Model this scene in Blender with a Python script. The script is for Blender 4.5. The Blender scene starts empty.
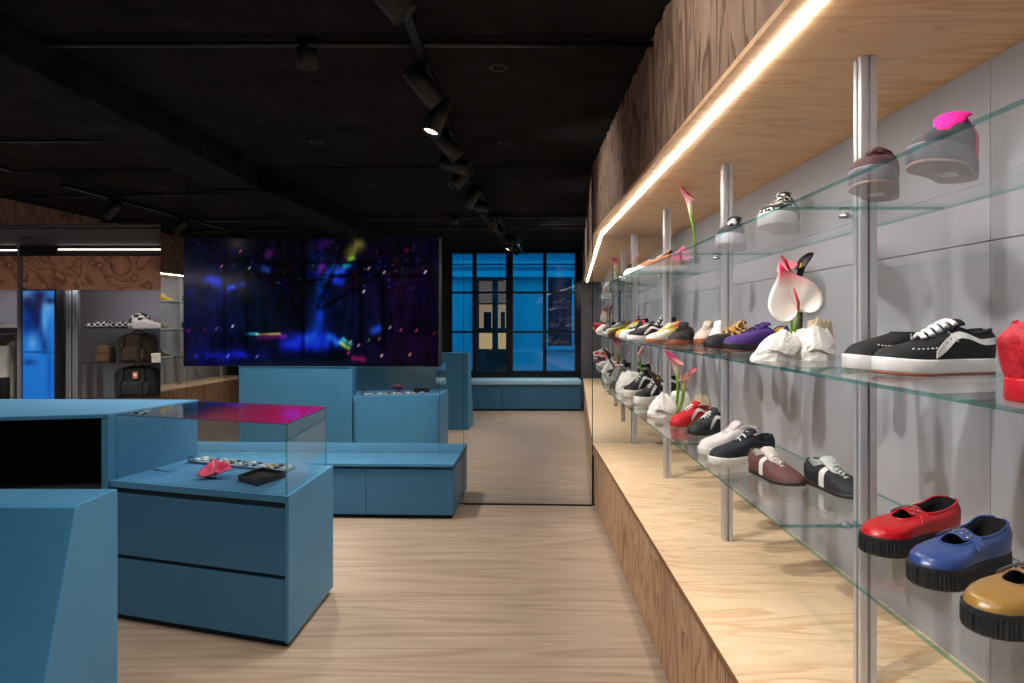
import bpy, bmesh, math, random
import numpy as np
from mathutils import Vector, Matrix
random.seed(7)
PI = math.pi
S = bpy.context.scene
COL = S.collection

# ------------------------------------------------------------------ helpers
def lin(c):
    out = []
    for v in c[:3]:
        v = v / 255.0
        out.append(v / 12.92 if v <= 0.04045 else ((v + 0.055) / 1.055) ** 2.4)
    return (out[0], out[1], out[2], 1.0)

class MB:
    """collects vertices and faces; build() links them as one mesh object"""
    def __init__(s):
        s.v = []; s.f = []; s.m = []; s.s = []
    def add(s, vs, fs, mi=0, smooth=False):
        b = len(s.v); s.v += [tuple(p) for p in vs]
        for f in fs:
            s.f.append(tuple(b + i for i in f)); s.m.append(mi); s.s.append(smooth)
        return s
    def box(s, x0, x1, y0, y1, z0, z1, mi=0, F=None):
        vs = [(x, y, z) for z in (z0, z1) for y in (y0, y1) for x in (x0, x1)]
        if F: vs = [F(*p) for p in vs]
        return s.add(vs, [(0, 2, 3, 1), (4, 5, 7, 6), (0, 1, 5, 4), (2, 6, 7, 3), (0, 4, 6, 2), (1, 3, 7, 5)], mi)
    def loft(s, loops, mi=0, smooth=False, cap0=True, cap1=True, closed=True, mis=None):
        n = len(loops[0]); vs = [p for l in loops for p in l]; fs = []
        rng = n if closed else n - 1
        b = len(s.v); s.v += [tuple(p) for p in vs]
        for k in range(len(loops) - 1):
            for i in range(rng):
                j = (i + 1) % n
                s.f.append((b + k*n + i, b + k*n + j, b + (k+1)*n + j, b + (k+1)*n + i))
                s.m.append(mis(k, i) if mis else mi); s.s.append(smooth)
        if closed and cap0: s.f.append(tuple(b + i for i in range(n - 1, -1, -1))); s.m.append(mi); s.s.append(False)
        if closed and cap1: s.f.append(tuple(b + (len(loops)-1)*n + i for i in range(n))); s.m.append(mi); s.s.append(False)
        return s
    def prism(s, poly, z0, z1, mi=0):
        return s.loft([[(x, y, z0) for x, y in poly], [(x, y, z1) for x, y in poly]], mi)
    def grid(s, rows, mi=0, smooth=True):
        return s.loft(rows, mi, smooth, False, False, closed=False)
    def tube(s, pts, r, n=8, mi=0, smooth=True, flat=1.0, closed=False):
        pts = [Vector(p) for p in pts]; loops = []
        up = None
        for i, p in enumerate(pts):
            if closed:
                d = pts[(i+1) % len(pts)] - pts[i-1]
            else:
                d = (pts[min(i+1, len(pts)-1)] - pts[max(i-1, 0)])
            d = d.normalized() if d.length > 1e-9 else Vector((0, 0, 1))
            if up is None:
                up = Vector((0, 0, 1)) if abs(d.z) < .9 else Vector((1, 0, 0))
            a = d.cross(up)
            if a.length < 1e-6: a = d.cross(Vector((0, 1, 0)))
            a.normalize(); b = a.cross(d).normalized(); up = b
            rr = r[i] if isinstance(r, (list, tuple)) else r
            loops.append([p + a*math.cos(2*PI*k/n)*rr + b*math.sin(2*PI*k/n)*rr*flat for k in range(n)])
        if closed:
            loops.append(loops[0]); return s.loft(loops, mi, smooth, False, False)
        return s.loft(loops, mi, smooth)
    def lathe(s, prof, c=(0, 0, 0), n=20, mi=0, smooth=True, axis=None):
        loops = []
        for r, z in prof:
            loops.append([Vector((r*math.cos(2*PI*k/n), r*math.sin(2*PI*k/n), z)) for k in range(n)])
        if axis is not None:
            q = Vector((0, 0, 1)).rotation_difference(Vector(axis).normalized())
            loops = [[q @ p for p in l] for l in loops]
        c = Vector(c)
        return s.loft([[p + c for p in l] for l in loops], mi, smooth)
    def build(s, name, mats, parent=None, world=True, bevel=0, subsurf=0, solid=0, recalc=True, bseg=2):
        me = bpy.data.meshes.new(name)
        vs = s.v
        if parent is not None and world:
            off = Vector(parent.location)
            p = parent.parent
            while p is not None: off += Vector(p.location); p = p.parent
            vs = [tuple(Vector(v) - off) for v in vs]
        me.from_pydata(vs, [], s.f)
        for m in (mats if isinstance(mats, (list, tuple)) else [mats]): me.materials.append(m)
        me.polygons.foreach_set('material_index', s.m)
        me.polygons.foreach_set('use_smooth', s.s)
        if recalc:
            bm = bmesh.new(); bm.from_mesh(me)
            bmesh.ops.recalc_face_normals(bm, faces=bm.faces); bm.to_mesh(me); bm.free()
        me.update()
        o = bpy.data.objects.new(name, me); COL.objects.link(o)
        if parent is not None: o.parent = parent
        if solid:
            md = o.modifiers.new('solid', 'SOLIDIFY'); md.thickness = solid; md.offset = 0
        if bevel:
            md = o.modifiers.new('bevel', 'BEVEL'); md.width = bevel; md.segments = bseg; md.limit_method = 'ANGLE'
            md.angle_limit = math.radians(40)
        if subsurf:
            md = o.modifiers.new('sub', 'SUBSURF'); md.levels = subsurf; md.render_levels = subsurf
        return o

LABELS = {}
def tag(o, label, cat, group=None):
    o['label'] = label; o['category'] = cat
    if group: o['group'] = group
    return o
def thing(name, label, cat, loc=(0, 0, 0), rz=0, group=None):
    o = bpy.data.objects.new(name, None); COL.objects.link(o)
    o.empty_display_size = .05
    o.location = loc; o.rotation_euler = (0, 0, rz)
    return tag(o, label, cat, group)
def struct(o):
    o['kind'] = 'structure'; return o

# ------------------------------------------------------------------ materials
def newmat(name):
    m = bpy.data.materials.new(name); m.use_nodes = True
    nt = m.node_tree; nt.nodes.clear()
    out = nt.nodes.new('ShaderNodeOutputMaterial')
    return m, nt, out
def pset(b, **k):
    for key, v in k.items():
        b.inputs[key.replace('_', ' ')].default_value = v
def P(name, col, rough=.5, metal=0, var=0.0, vscale=20, bump=0, bscale=200, coat=0, spec=.5, sheen=0):
    m, nt, out = newmat(name)
    b = nt.nodes.new('ShaderNodeBsdfPrincipled'); nt.links.new(b.outputs[0], out.inputs[0])
    c = lin(col)
    pset(b, Base_Color=c, Roughness=rough, Metallic=metal, Coat_Weight=coat, Specular_IOR_Level=spec, Sheen_Weight=sheen)
    tc = nt.nodes.new('ShaderNodeTexCoord')
    if var:
        n = nt.nodes.new('ShaderNodeTexNoise'); n.inputs['Scale'].default_value = vscale; n.inputs['Detail'].default_value = 6
        nt.links.new(tc.outputs['Object'], n.inputs['Vector'])
        r = nt.nodes.new('ShaderNodeMapRange'); r.inputs[1].default_value = .3; r.inputs[2].default_value = .7
        r.inputs[3].default_value = 1 - var; r.inputs[4].default_value = 1 + var
        nt.links.new(n.outputs['Fac'], r.inputs[0])
        mx = nt.nodes.new('ShaderNodeMix'); mx.data_type = 'RGBA'; mx.blend_type = 'MULTIPLY'; mx.inputs[0].default_value = 1
        mx.inputs[6].default_value = c
        nt.links.new(r.outputs[0], mx.inputs[7]); nt.links.new(mx.outputs[2], b.inputs['Base Color'])
    if bump:
        n2 = nt.nodes.new('ShaderNodeTexNoise'); n2.inputs['Scale'].default_value = bscale; n2.inputs['Detail'].default_value = 4
        nt.links.new(tc.outputs['Object'], n2.inputs['Vector'])
        bp = nt.nodes.new('ShaderNodeBump'); bp.inputs['Strength'].default_value = bump; bp.inputs['Distance'].default_value = .01
        nt.links.new(n2.outputs['Fac'], bp.inputs['Height']); nt.links.new(bp.outputs[0], b.inputs['Normal'])
    return m
def EM(name, col, strength):
    m, nt, out = newmat(name)
    e = nt.nodes.new('ShaderNodeEmission'); e.inputs[0].default_value = lin(col); e.inputs[1].default_value = strength
    nt.links.new(e.outputs[0], out.inputs[0]); return m
def WOOD(name, ca, cb, cc, scale=(1, 1, 1), freq=9, width=.5, rough=.5, bump=0.0, fine=(4, 60, 60), dist=1.2, finew=.25):
    """rotary-cut grain: contour bands of a stretched noise plus a fine streak"""
    m, nt, out = newmat(name); N = nt.nodes.new; L = nt.links.new
    b = N('ShaderNodeBsdfPrincipled'); L(b.outputs[0], out.inputs[0]); pset(b, Roughness=rough, Specular_IOR_Level=.3)
    tc = N('ShaderNodeTexCoord'); mp = N('ShaderNodeMapping'); mp.inputs['Scale'].default_value = scale
    L(tc.outputs['Object'], mp.inputs[0])
    n = N('ShaderNodeTexNoise'); n.inputs['Scale'].default_value = 1; n.inputs['Detail'].default_value = 2.5
    n.inputs['Roughness'].default_value = .45; n.inputs['Distortion'].default_value = dist
    L(mp.outputs[0], n.inputs['Vector'])
    mu = N('ShaderNodeMath'); mu.operation = 'MULTIPLY'; mu.inputs[1].default_value = freq; L(n.outputs['Fac'], mu.inputs[0])
    fr = N('ShaderNodeMath'); fr.operation = 'FRACT'; L(mu.outputs[0], fr.inputs[0])
    rp = N('ShaderNodeValToRGB'); e = rp.color_ramp.elements
    e[0].position = 0; e[0].color = lin(ca); e[1].position = 1; e[1].color = lin(ca)
    x = e.new(width); x.color = lin(cb); x = e.new(min(.97, width + .28)); x.color = lin(cc)
    L(fr.outputs[0], rp.inputs[0])
    mp2 = N('ShaderNodeMapping'); mp2.inputs['Scale'].default_value = fine; L(tc.outputs['Object'], mp2.inputs[0])
    n2 = N('ShaderNodeTexNoise'); n2.inputs['Scale'].default_value = 1; n2.inputs['Detail'].default_value = 5; L(mp2.outputs[0], n2.inputs['Vector'])
    r2 = N('ShaderNodeMapRange'); r2.inputs[1].default_value = .25; r2.inputs[2].default_value = .75
    r2.inputs[3].default_value = 1 - finew; r2.inputs[4].default_value = 1 + finew * .6; L(n2.outputs['Fac'], r2.inputs[0])
    mx = N('ShaderNodeMix'); mx.data_type = 'RGBA'; mx.blend_type = 'MULTIPLY'; mx.inputs[0].default_value = 1
    L(rp.outputs[0], mx.inputs[6]); L(r2.outputs[0], mx.inputs[7]); L(mx.outputs[2], b.inputs['Base Color'])
    if bump:
        bp = N('ShaderNodeBump'); bp.inputs['Strength'].default_value = bump; bp.inputs['Distance'].default_value = .01
        L(fr.outputs[0], bp.inputs['Height']); L(bp.outputs[0], b.inputs['Normal'])
    return m
def schlick(nt, refl=1.0):
    N = nt.nodes.new; L = nt.links.new
    lw = N('ShaderNodeLayerWeight'); lw.inputs[0].default_value = .5
    pw = N('ShaderNodeMath'); pw.operation = 'POWER'; pw.inputs[1].default_value = 5; L(lw.outputs['Facing'], pw.inputs[0])
    ma = N('ShaderNodeMath'); ma.operation = 'MULTIPLY_ADD'; ma.inputs[1].default_value = .955*refl; ma.inputs[2].default_value = .045*refl; ma.use_clamp = True
    L(pw.outputs[0], ma.inputs[0]); return ma
def GLASS(name, tint=(.93, .975, .965), refl=1.0, gl=(1, 1, 1), ior=1.5):
    m, nt, out = newmat(name); N = nt.nodes.new; L = nt.links.new
    t = N('ShaderNodeBsdfTransparent'); t.inputs[0].default_value = (*tint, 1)
    g = N('ShaderNodeBsdfGlossy'); g.inputs['Roughness'].default_value = 0.0; g.inputs[0].default_value = (*gl, 1)
    mu = schlick(nt, refl)
    mx = N('ShaderNodeMixShader'); L(mu.outputs[0], mx.inputs[0]); L(t.outputs[0], mx.inputs[1]); L(g.outputs[0], mx.inputs[2])
    L(mx.outputs[0], out.inputs[0]); return m
def CHECK(name, a, b, scale, rough=.7):
    m, nt, out = newmat(name); N = nt.nodes.new; L = nt.links.new
    p = N('ShaderNodeBsdfPrincipled'); L(p.outputs[0], out.inputs[0]); pset(p, Roughness=rough)
    tc = N('ShaderNodeTexCoord'); c = N('ShaderNodeTexChecker'); c.inputs['Scale'].default_value = scale
    c.inputs[1].default_value = lin(a); c.inputs[2].default_value = lin(b)
    L(tc.outputs['Object'], c.inputs[0]); L(c.outputs[0], p.inputs['Base Color']); return m
def SPOTTY(name, a, b, scale, thr=.45, rough=.8):
    m, nt, out = newmat(name); N = nt.nodes.new; L = nt.links.new
    p = N('ShaderNodeBsdfPrincipled'); L(p.outputs[0], out.inputs[0]); pset(p, Roughness=rough)
    tc = N('ShaderNodeTexCoord'); c = N('ShaderNodeTexNoise'); c.inputs['Scale'].default_value = scale; c.inputs['Detail'].default_value = 1
    L(tc.outputs['Object'], c.inputs['Vector'])
    r = N('ShaderNodeValToRGB'); r.color_ramp.interpolation = 'CONSTANT'
    r.color_ramp.elements[0].color = lin(a); r.color_ramp.elements[1].position = thr; r.color_ramp.elements[1].color = lin(b)
    L(c.outputs['Fac'], r.inputs[0]); L(r.outputs[0], p.inputs['Base Color']); return m
def ATTR(name, strength):
    m, nt, out = newmat(name); N = nt.nodes.new
    a = N('ShaderNodeAttribute'); a.attribute_name = 'picture'
    e = N('ShaderNodeEmission'); e.inputs[1].default_value = strength
    nt.links.new(a.outputs['Color'], e.inputs[0])
    g = N('ShaderNodeBsdfGlossy'); g.inputs['Roughness'].default_value = .12
    f = schlick(nt, .8)
    d = N('ShaderNodeMixShader'); nt.links.new(f.outputs[0], d.inputs[0]); nt.links.new(e.outputs[0], d.inputs[1]); nt.links.new(g.outputs[0], d.inputs[2])
    nt.links.new(d.outputs[0], out.inputs[0]); return m

PLY = WOOD('pine_plywood', (238, 208, 172), (233, 200, 161), (219, 178, 134), (1.1, 5.5, 5.5), 7, .55, .45, fine=(5, 90, 90), finew=.12)
PLYS = WOOD('pine_soffit', (252, 212, 166), (249, 205, 157), (238, 188, 136), (1.1, 5.5, 5.5), 6, .55, .45, fine=(5, 90, 90), finew=.07)
PLYF = WOOD('plywood_rough_face', (168, 138, 118), (154, 123, 103), (104, 78, 64), (1, 4.5, .9), 12, .62, .7, bump=.6, fine=(60, 120, 6), dist=.6, finew=.3)
PLYL = WOOD('plywood_plinth_face', (206, 168, 134), (194, 154, 120), (150, 108, 78), (1, 7, 1.4), 9, .62, .6, bump=.3, fine=(60, 120, 6), dist=.6, finew=.2)
PLYR = WOOD('plywood_reddish_face', (232, 184, 158), (222, 166, 140), (160, 108, 88), (1.6, 1, 2.2), 7, .66, .6, fine=(20, 20, 6), dist=1.5, finew=.15)
PLYE = P('plywood_edge', (150, 104, 68), .7, var=.3, vscale=120)
FLOORM = WOOD('pale_wood_floor', (184, 161, 140), (178, 154, 132), (164, 140, 116), (.5, 7, 1), 6, .5, .42, fine=(1.4, 70, 1), dist=.3, finew=.2)
CEIL = P('black_sprayed_ceiling', (30, 29, 31), .95, var=.5, vscale=5, bump=1.0, bscale=30, spec=.1)
BLACK = P('matt_black', (14, 14, 16), .5)
BLACKM = P('black_metal', (20, 20, 22), .4, .3)
DARK = P('dark_navy_inside', (14, 18, 28), .8)
BLUE = P('blue_microcement', (70, 132, 170), .5, var=.07, vscale=4, bump=.05, bscale=60, spec=.4)
BLUED = P('blue_lacquer', (54, 112, 150), .42, var=.04, vscale=3)
BLUEK = P('blue_shadow_gap', (18, 34, 46), .8)
PANEL = P('pale_grey_panel', (164, 165, 174), .38, var=.02, vscale=2, spec=.5)
ALU = P('brushed_aluminium', (206, 206, 210), .42, .55)
ALUD = P('aluminium_slot', (70, 70, 74), .5, .6)
STEEL = P('steel_clip', (170, 172, 176), .25, 1)
MIRROR, _nt, _o = newmat('mirror_glass')
_g = _nt.nodes.new('ShaderNodeBsdfGlossy'); _g.inputs[0].default_value = (.74, .76, .76, 1); _g.inputs['Roughness'].default_value = 0
_nt.links.new(_g.outputs[0], _o.inputs[0])
GL = GLASS('shelf_glass', (.965, .982, .978), .65)
GLE = GLASS('shelf_glass_edge', (.42, .74, .70), .8, (.7, .95, .92))
GLEd = P('glass_edge_teal', (70, 150, 142), .25)
GLW = GLASS('window_glass', (.9, .93, .95))
LED = EM('led_white', (255, 249, 241), 56)
LEDT = EM('led_thin', (255, 246, 236), 6)
# ------------------------------------------------------------------ place: camera at the origin of X/Y, looking along +Y; metres
CAMH = 1.45
TH = math.radians(2.34)
P0 = Vector((.58, 5.40, 0)); MT = Vector((math.cos(TH), -math.sin(TH), 0)); MN = Vector((-math.sin(TH), -math.cos(TH), 0))
def MP(a, d, z):                      # along the mirror wall, out from it, up
    p = P0 + MT*a + MN*d; return (p.x, p.y, z)
def refl(x, y, z):                    # the place whose mirror image stands at (x, y, z)
    p = Vector((x, y, 0)); q = p - MN * (2 * (p - P0).dot(MN)); return (q.x, q.y, z)
def A_of(x): return (x - .58) / math.cos(TH)
TOPZ = 2.70; PLZ = .50; SOFZ = 2.16; PX = .58; WX = 1.247
F683 = 683.0

cam = bpy.data.cameras.new('camera'); co = bpy.data.objects.new('camera', cam); COL.objects.link(co)
co.location = (0, 0, CAMH); co.rotation_euler = (PI/2, 0, 0)
cam.sensor_width = 36; cam.lens = 683 * 36 / 1024; cam.shift_x = -7/1024; cam.shift_y = -19/1024
cam.clip_start = .02; cam.clip_end = 100
S.camera = co

# ------------------------------------------------------------------ setting
struct(MB().box(-6.3, 1.5, -1.5, 8.2, -.06, 0).build('floor', FLOORM))
struct(MB().box(-6.3, 1.5, -1.5, 5.75, TOPZ, TOPZ + .1).build('ceiling', CEIL))
struct(MB().box(WX, WX + .1, -1.5, 5.5, 0, TOPZ).build('wall_right', P('wall_base', (120, 120, 124), .6)))
struct(MB().box(-5.95, -5.85, -1.5, 5.75, 0, TOPZ).build('wall_left', PANEL))
# back wall behind the mirrors, with the doorway into the side room at its left
w = MB(); A0 = A_of(-2.91)
w.box(A0, .64, -.14, -.012, 0, TOPZ, F=MP)
w.box(A_of(-5.95), A0, -.14, -.012, 2.245, TOPZ, F=MP)
struct(w.build('wall_back', P('wall_black', (16, 16, 18), .7)))
# beam under the ceiling and conduits
struct(MB().box(-2.47, -2.08, -1.0, 5.50, 2.53, TOPZ - .001).build('trim_1', CEIL, bevel=.01))
struct(MB().tube([(-5.8, 2.99, 2.668), (1.15, 2.99, 2.668)], .014, 8).build('trim_2', BLACKM))
struct(MB().tube([(-5.8, 2.13, 2.668), (1.15, 2.13, 2.668)], .014, 8).build('trim_3', BLACKM))
struct(MB().tube([(-5.8, 4.6, 2.672), (-2.5, 4.6, 2.672)], .012, 8).build('trim_4', BLACKM))

# mirrors
def mirror(label, a0, a1, z0, z1, name='wall_mirror'):
    t = thing(name, label, 'mirror', MP((a0 + a1)/2, 0, z0))
    MB().box(a0 + .0015, a1 - .0015, -.012, 0, z0, z1, F=MP).build('mirror_glass', MIRROR, t)
    return t
m1 = mirror('tall mirror between the blue bench and the pine shoe display', A_of(-.44), A_of(.578), .012, TOPZ - .01)
mirror('mirror closing the far end of the glass shoe shelves', A_of(.582), A_of(1.245), PLZ - .1, SOFZ + .5)
MB().box(A_of(-.44), A_of(.575), -.004, .008, 0, .012, F=MP).build('bottom_rail', BLACKM, m1)
mirror('narrow mirror strip beside the right edge of the wall screen', A_of(-.632), A_of(-.44), .012, TOPZ - .01)
mirror('wide mirror behind the wall screen and blue bench', A_of(-2.69), A_of(-.632), .012, TOPZ - .01)
mirror('narrow mirror strip between the doorway and the wall screen', A_of(-2.91), A_of(-2.69), .012, TOPZ - .01)
mirror('mirror above the doorway, reflecting the rough plywood header', A_of(-5.84), A_of(-2.91), 2.25, TOPZ - .01)

# ------------------------------------------------------------------ right display: plinth, header, back panels, posts, glass shelves
POSTY = [-.60, .595, 1.79, 2.982, 4.185, 5.358]
YE = 5.37
def Ym(x): return 5.40 - (x - .58) * math.tan(TH) - .002
t = thing('shoe_plinth', 'long pine plywood plinth under the glass shoe shelves', 'plinth', (.9, 2.3, 0))
MB().loft([[(PX + .012, -.86, .03), (PX + .012, Ym(PX), .03), (WX - .002, Ym(WX), .03), (WX - .002, -.86, .03)],
           [(PX + .012, -.86, PLZ - .021), (PX + .012, Ym(PX), PLZ - .021), (WX - .002, Ym(WX), PLZ - .021), (WX - .002, -.86, PLZ - .021)]]).build('front_panel', PLYL, t)
MB().loft([[(PX + .03, -.86, 0), (PX + .03, Ym(PX), 0), (WX - .002, Ym(WX), 0), (WX - .002, -.86, 0)],
           [(PX + .03, -.86, .03), (PX + .03, Ym(PX), .03), (WX - .002, Ym(WX), .03), (WX - .002, -.86, .03)]]).build('toe_kick', P('kick_dark', (70, 58, 52), .8), t)
for k in range(5):
    y0 = -.86 if k == 0 else POSTY[k]; y1 = POSTY[k+1] if k < 4 else None
    a = .0008
    m = MB(); 
    if y1 is None: lo = [(PX + .001, y0 + a), (PX + .001, Ym(PX)), (WX - .003, Ym(WX)), (WX - .003, y0 + a)]
    else: lo = [(PX + .001, y0 + a), (PX + .001, y1 - a), (WX - .003, y1 - a), (WX - .003, y0 + a)]
    m.prism(lo, PLZ - .02, PLZ); m.build('top_board', PLY, t)
m = MB(); m.loft([[(PX - .001, -.86, PLZ - .02), (PX + .001, -.86, PLZ - .02), (PX + .001, -.86, PLZ - .0005), (PX - .001, -.86, PLZ - .0005)],
                  [(PX - .001, Ym(PX), PLZ - .02), (PX + .001, Ym(PX), PLZ - .02), (PX + .001, Ym(PX), PLZ - .0005), (PX - .001, Ym(PX), PLZ - .0005)]])
m.build('edge_band', PLYE, t)

t = thing('plywood_header', 'plywood header with rough face above the right shoe display', 'header', (.9, 2.3, SOFZ))
# rough face as a relief mesh
rows = []; ny = 420
random.seed(3)
for iz, z in enumerate([SOFZ + .0, SOFZ + .18, SOFZ + .36, TOPZ - .001]):
    row = []
    for i in range(ny + 1):
        y = -.86 + (Ym(PX) + .86) * i / ny
        dx = .004*math.sin(y*37 + 2*math.sin(y*5 + z*6)) + .003*math.sin(y*91 + 3*math.sin(y*11 + z*9)) + random.uniform(-.0015, .0015)
        row.append((PX + .004 + (dx if iz else .0), y, z))
    rows.append(row)
fm = MB().grid(rows, smooth=False)
fm.box(PX + .012, PX + .02, -.86, YE, SOFZ, TOPZ - .002)
fm.build('front_fascia', PLYF, t)
for k in range(5):
    y0 = -.86 if k == 0 else POSTY[k]; y1 = POSTY[k+1] if k < 4 else None
    lo = [(PX + .004, y0 + .0008), (PX + .004, y1 - .0008 if y1 else Ym(PX)), (WX - .003, y1 - .0008 if y1 else Ym(WX)), (WX - .003, y0 + .0008)]
    MB().prism(lo, SOFZ - .018, SOFZ).build('soffit_board', PLYS, t)

led = thing('led_strip_light', 'glowing white strip light set into the header over the right shelves', 'light', (.647, 2.2, SOFZ - .02))
for y0, y1 in [(-.84, 1.18), (1.19, 3.57), (3.58, 5.385)]:
    MB().box(.637, .657, y0, y1, SOFZ - .0225, SOFZ - .0181).build('light_bar', LED, led)

for k in range(5):
    y0 = -.86 if k == 0 else POSTY[k]; y1 = POSTY[k+1] if k < 4 else Ym(WX)
    for z0, z1, nm in [(PLZ, .86, 0), (.862, 1.663, 1), (1.666, SOFZ - .019, 2)]:
        pn = MB().box(WX - .012, WX - .001, y0 + .0012, y1 - .0012, z0, z1).build('trim_5', PANEL); struct(pn)

def post_profile(cx, cy, h=.0205, s=.0045, d=.010):
    # square extrusion with a groove down the middle of each side
    pts = []
    q = [(-h, -h), (-s, -h), (-s, -h + d), (s, -h + d), (s, -h)]
    for r in range(4):
        c, sn = math.cos(r*PI/2), math.sin(r*PI/2)
        for x, y in q: pts.append((cx + x*c - y*sn, cy + x*sn + y*c))
    return pts
SHZ = [.927, 1.335, 1.750]
PXc = .907
pl = ['nearest to the camera, in front of the red strap shoe', 'second from the front, behind the navy canvas shoe', 'third, behind the pink lilies and white stones', 'last one, against the mirror']
for k, y in enumerate(POSTY):
    if k == 0: lab = 'aluminium post at the window end, seen only in the mirror'
    elif k == 1: lab = 'aluminium post closest to the shop window, beside the tan strap shoe'
    else: lab = 'slotted aluminium shelf post, ' + pl[k - 2]
    t = thing('shelf_post', lab, 'post', (PXc, y, PLZ), group='aluminium posts of the right shelves')
    MB().prism(post_profile(PXc, y), PLZ, SOFZ - .018).build('upright', ALU, t, bevel=.0)
    for z in SHZ:
        b = MB(); b.lathe([(.0, -.014), (.017, -.014), (.017, -.006), (.009, -.0055), (.009, -.001), (0, -.001)], (PXc - .036, y + (.03 if k < 5 else -.03), z - .008), 14)
        b.box(PXc - .036, PXc - .0212, y + (.022 if k < 5 else -.034), y + (.034 if k < 5 else -.022), z - .020, z - .014)
        b.build('shelf_clip', STEEL, t)
bayn = ['at the window end', 'nearest the camera', 'in the second bay', 'in the third bay', 'next to the mirror']
lvn = ['lowest', 'middle', 'top']
for k in range(5):
    yp = POSTY[k]; y0 = yp - .0205 if k else -.6; y1 = POSTY[k+1] - .0225; x0 = .675
    for j, z in enumerate(SHZ):
        t = thing('glass_shelf', f'clear glass shelf with teal edge, {lvn[j]} level, {bayn[k]}', 'shelf', (.9, (y0 + y1)/2, z - .008), group='glass shelves of the right display')
        g = .0215
        if k: pl_ = [(x0, y0), (PXc - g, y0), (PXc - g, yp + g), (PXc + g, yp + g), (PXc + g, y0), (1.10, y0), (1.10, y1), (x0, y1)]
        else: pl_ = [(x0, y0 + .03), (1.10, y0 + .03), (1.10, y1), (x0, y1)]
        m = MB(); n = len(pl_); vs = [(x, y, zz) for zz in (z - .008, z) for x, y in pl_]
        m.add(vs, [tuple(range(n - 1, -1, -1)), tuple(range(n, 2*n))], 0)
        m.add(vs, [(q, (q+1) % n, n + (q+1) % n, n + q) for q in range(n)], 1)
        m.build('glass_pane', [GL, GLE], t)

# ------------------------------------------------------------------ left wall display (seen in the mirror)
LX = -5.28
t = thing('shoe_plinth', 'pine plywood plinth along the left wall, seen in the mirror', 'plinth', (-5.5, 2.3, 0))
MB().box(-5.845, LX - .01, -.95, 5.5, 0, PLZ - .02).build('front_panel', PLYL, t)
MB().box(-5.845, LX, -.95, 5.5, PLZ - .02, PLZ).build('top_board', PLY, t)
t = thing('plywood_header', 'rough plywood header above the left wall shelves, seen in the mirror', 'header', (-5.5, 2.3, SOFZ))
MB().box(LX - .02, LX, -.95, 5.5, SOFZ, TOPZ - .002).build('front_fascia', PLYF, t)
MB().box(-5.845, LX, -.95, 5.5, SOFZ - .018, SOFZ).build('soffit_board', PLYS, t)
led = thing('led_strip_light', 'white strip light under the left wall header', 'light', (LX - .07, 2.3, SOFZ - .02))
MB().box(LX - .08, LX - .06, -.93, 5.45, SOFZ - .0215, SOFZ - .0181).build('light_bar', LED, led)
for k, y in enumerate([-.45, .8, 2.0, 3.2, 4.4]):
    t = thing('shelf_post', 'aluminium post of the left wall shelves, ' + ['at the window end', 'second from the window', 'in the middle', 'second from the mirror', 'nearest the mirror'][k], 'post', (LX - .33, y, PLZ), group='aluminium posts of the left shelves')
    MB().prism(post_profile(LX - .33, y), PLZ, SOFZ - .018).build('upright', ALU, t)
for k in range(4):
    ys = [-.45, .8, 2.0, 3.2, 4.4]; y0 = ys[k] + .0235; y1 = ys[k+1] - .0235
    for j, z in enumerate(SHZ):
        t = thing('glass_shelf', f'clear glass shelf on the left wall, {lvn[j]} level, ' + ['at the window end', 'second bay from the window', 'third bay from the window', 'nearest the mirror'][k], 'shelf', (LX - .3, (y0 + y1)/2, z - .01), group='glass shelves of the left display')
        m = MB(); vs = [(x, y, zz) for zz in (z - .010, z) for y in (y0, y1) for x in (LX - .52, LX - .12)]
        m.add(vs, [(0, 2, 3, 1), (4, 5, 7, 6)], 0); m.add(vs, [(0, 1, 5, 4), (2, 6, 7, 3), (0, 4, 6, 2), (1, 3, 7, 5)], 1)
        m.build('glass_pane', [GL, GLE], t)

# ------------------------------------------------------------------ blue bench under the screen
t = thing('storage_bench', 'low blue storage bench below the wall screen', 'bench', MP(-2.2, .2, 0))
a0, a1 = A_of(-2.84), A_of(-.462)
MB().box(a0 + .02, a1 - .02, .012, .38, .0, .03, F=MP).build('toe_kick', BLUEK, t)
MB().box(a0, a1, .006, .405, .03, .372, F=MP).build('body', BLUED, t, bevel=.003)
for i in range(3):
    s0 = a1 - .006 - [0, .648, 1.51][i]; s1 = a1 - .006 - [.645, 1.507, 2.35][i]
    MB().box(s1, s0, .4055, .422, .032, .366, F=MP).build('door', BLUED, t, bevel=.002)
MB().box(a0, a1, .006, .395, .372, .386, F=MP).build('shadow_gap', BLUEK, t)
MB().box(a0, a1, .006, .432, .386, .41, F=MP).build('top_board', BLUE, t, bevel=.004)

# ------------------------------------------------------------------ wall screen
def picture_mesh(name, corners, img, strength, parent):
    """a grid with the picture as a colour attribute; corners: top-left, top-right, bottom-left"""
    H, W, _ = img.shape
    tl, tr, bl = [Vector(c) for c in corners]
    m = MB(); rows = []
    for j in range(H):
        rows.append([tl + (tr - tl)*(i/(W-1)) + (bl - tl)*(j/(H-1)) for i in range(W)])
    m.grid(rows, smooth=False)
    mat = ATTR(name + '_picture', strength)
    o = m.build(name, mat, parent, recalc=False)
    at = o.data.color_attributes.new('picture', 'FLOAT_COLOR', 'POINT')
    c = np.ones((H*W, 4), dtype=np.float32); s = img.reshape(-1, 3)/255.0
    c[:, :3] = np.where(s <= .04045, s/12.92, ((s + .055)/1.055)**2.4)
    at.data.foreach_set('color', c.ravel()); return o
W_, H_ = 400, 200
u, v = np.meshgrid(np.linspace(0, 1, W_), np.linspace(0, 1, H_)); uu = u*2.0
img = np.zeros((H_, W_, 3)); img[:] = (10, 8, 20)
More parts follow.
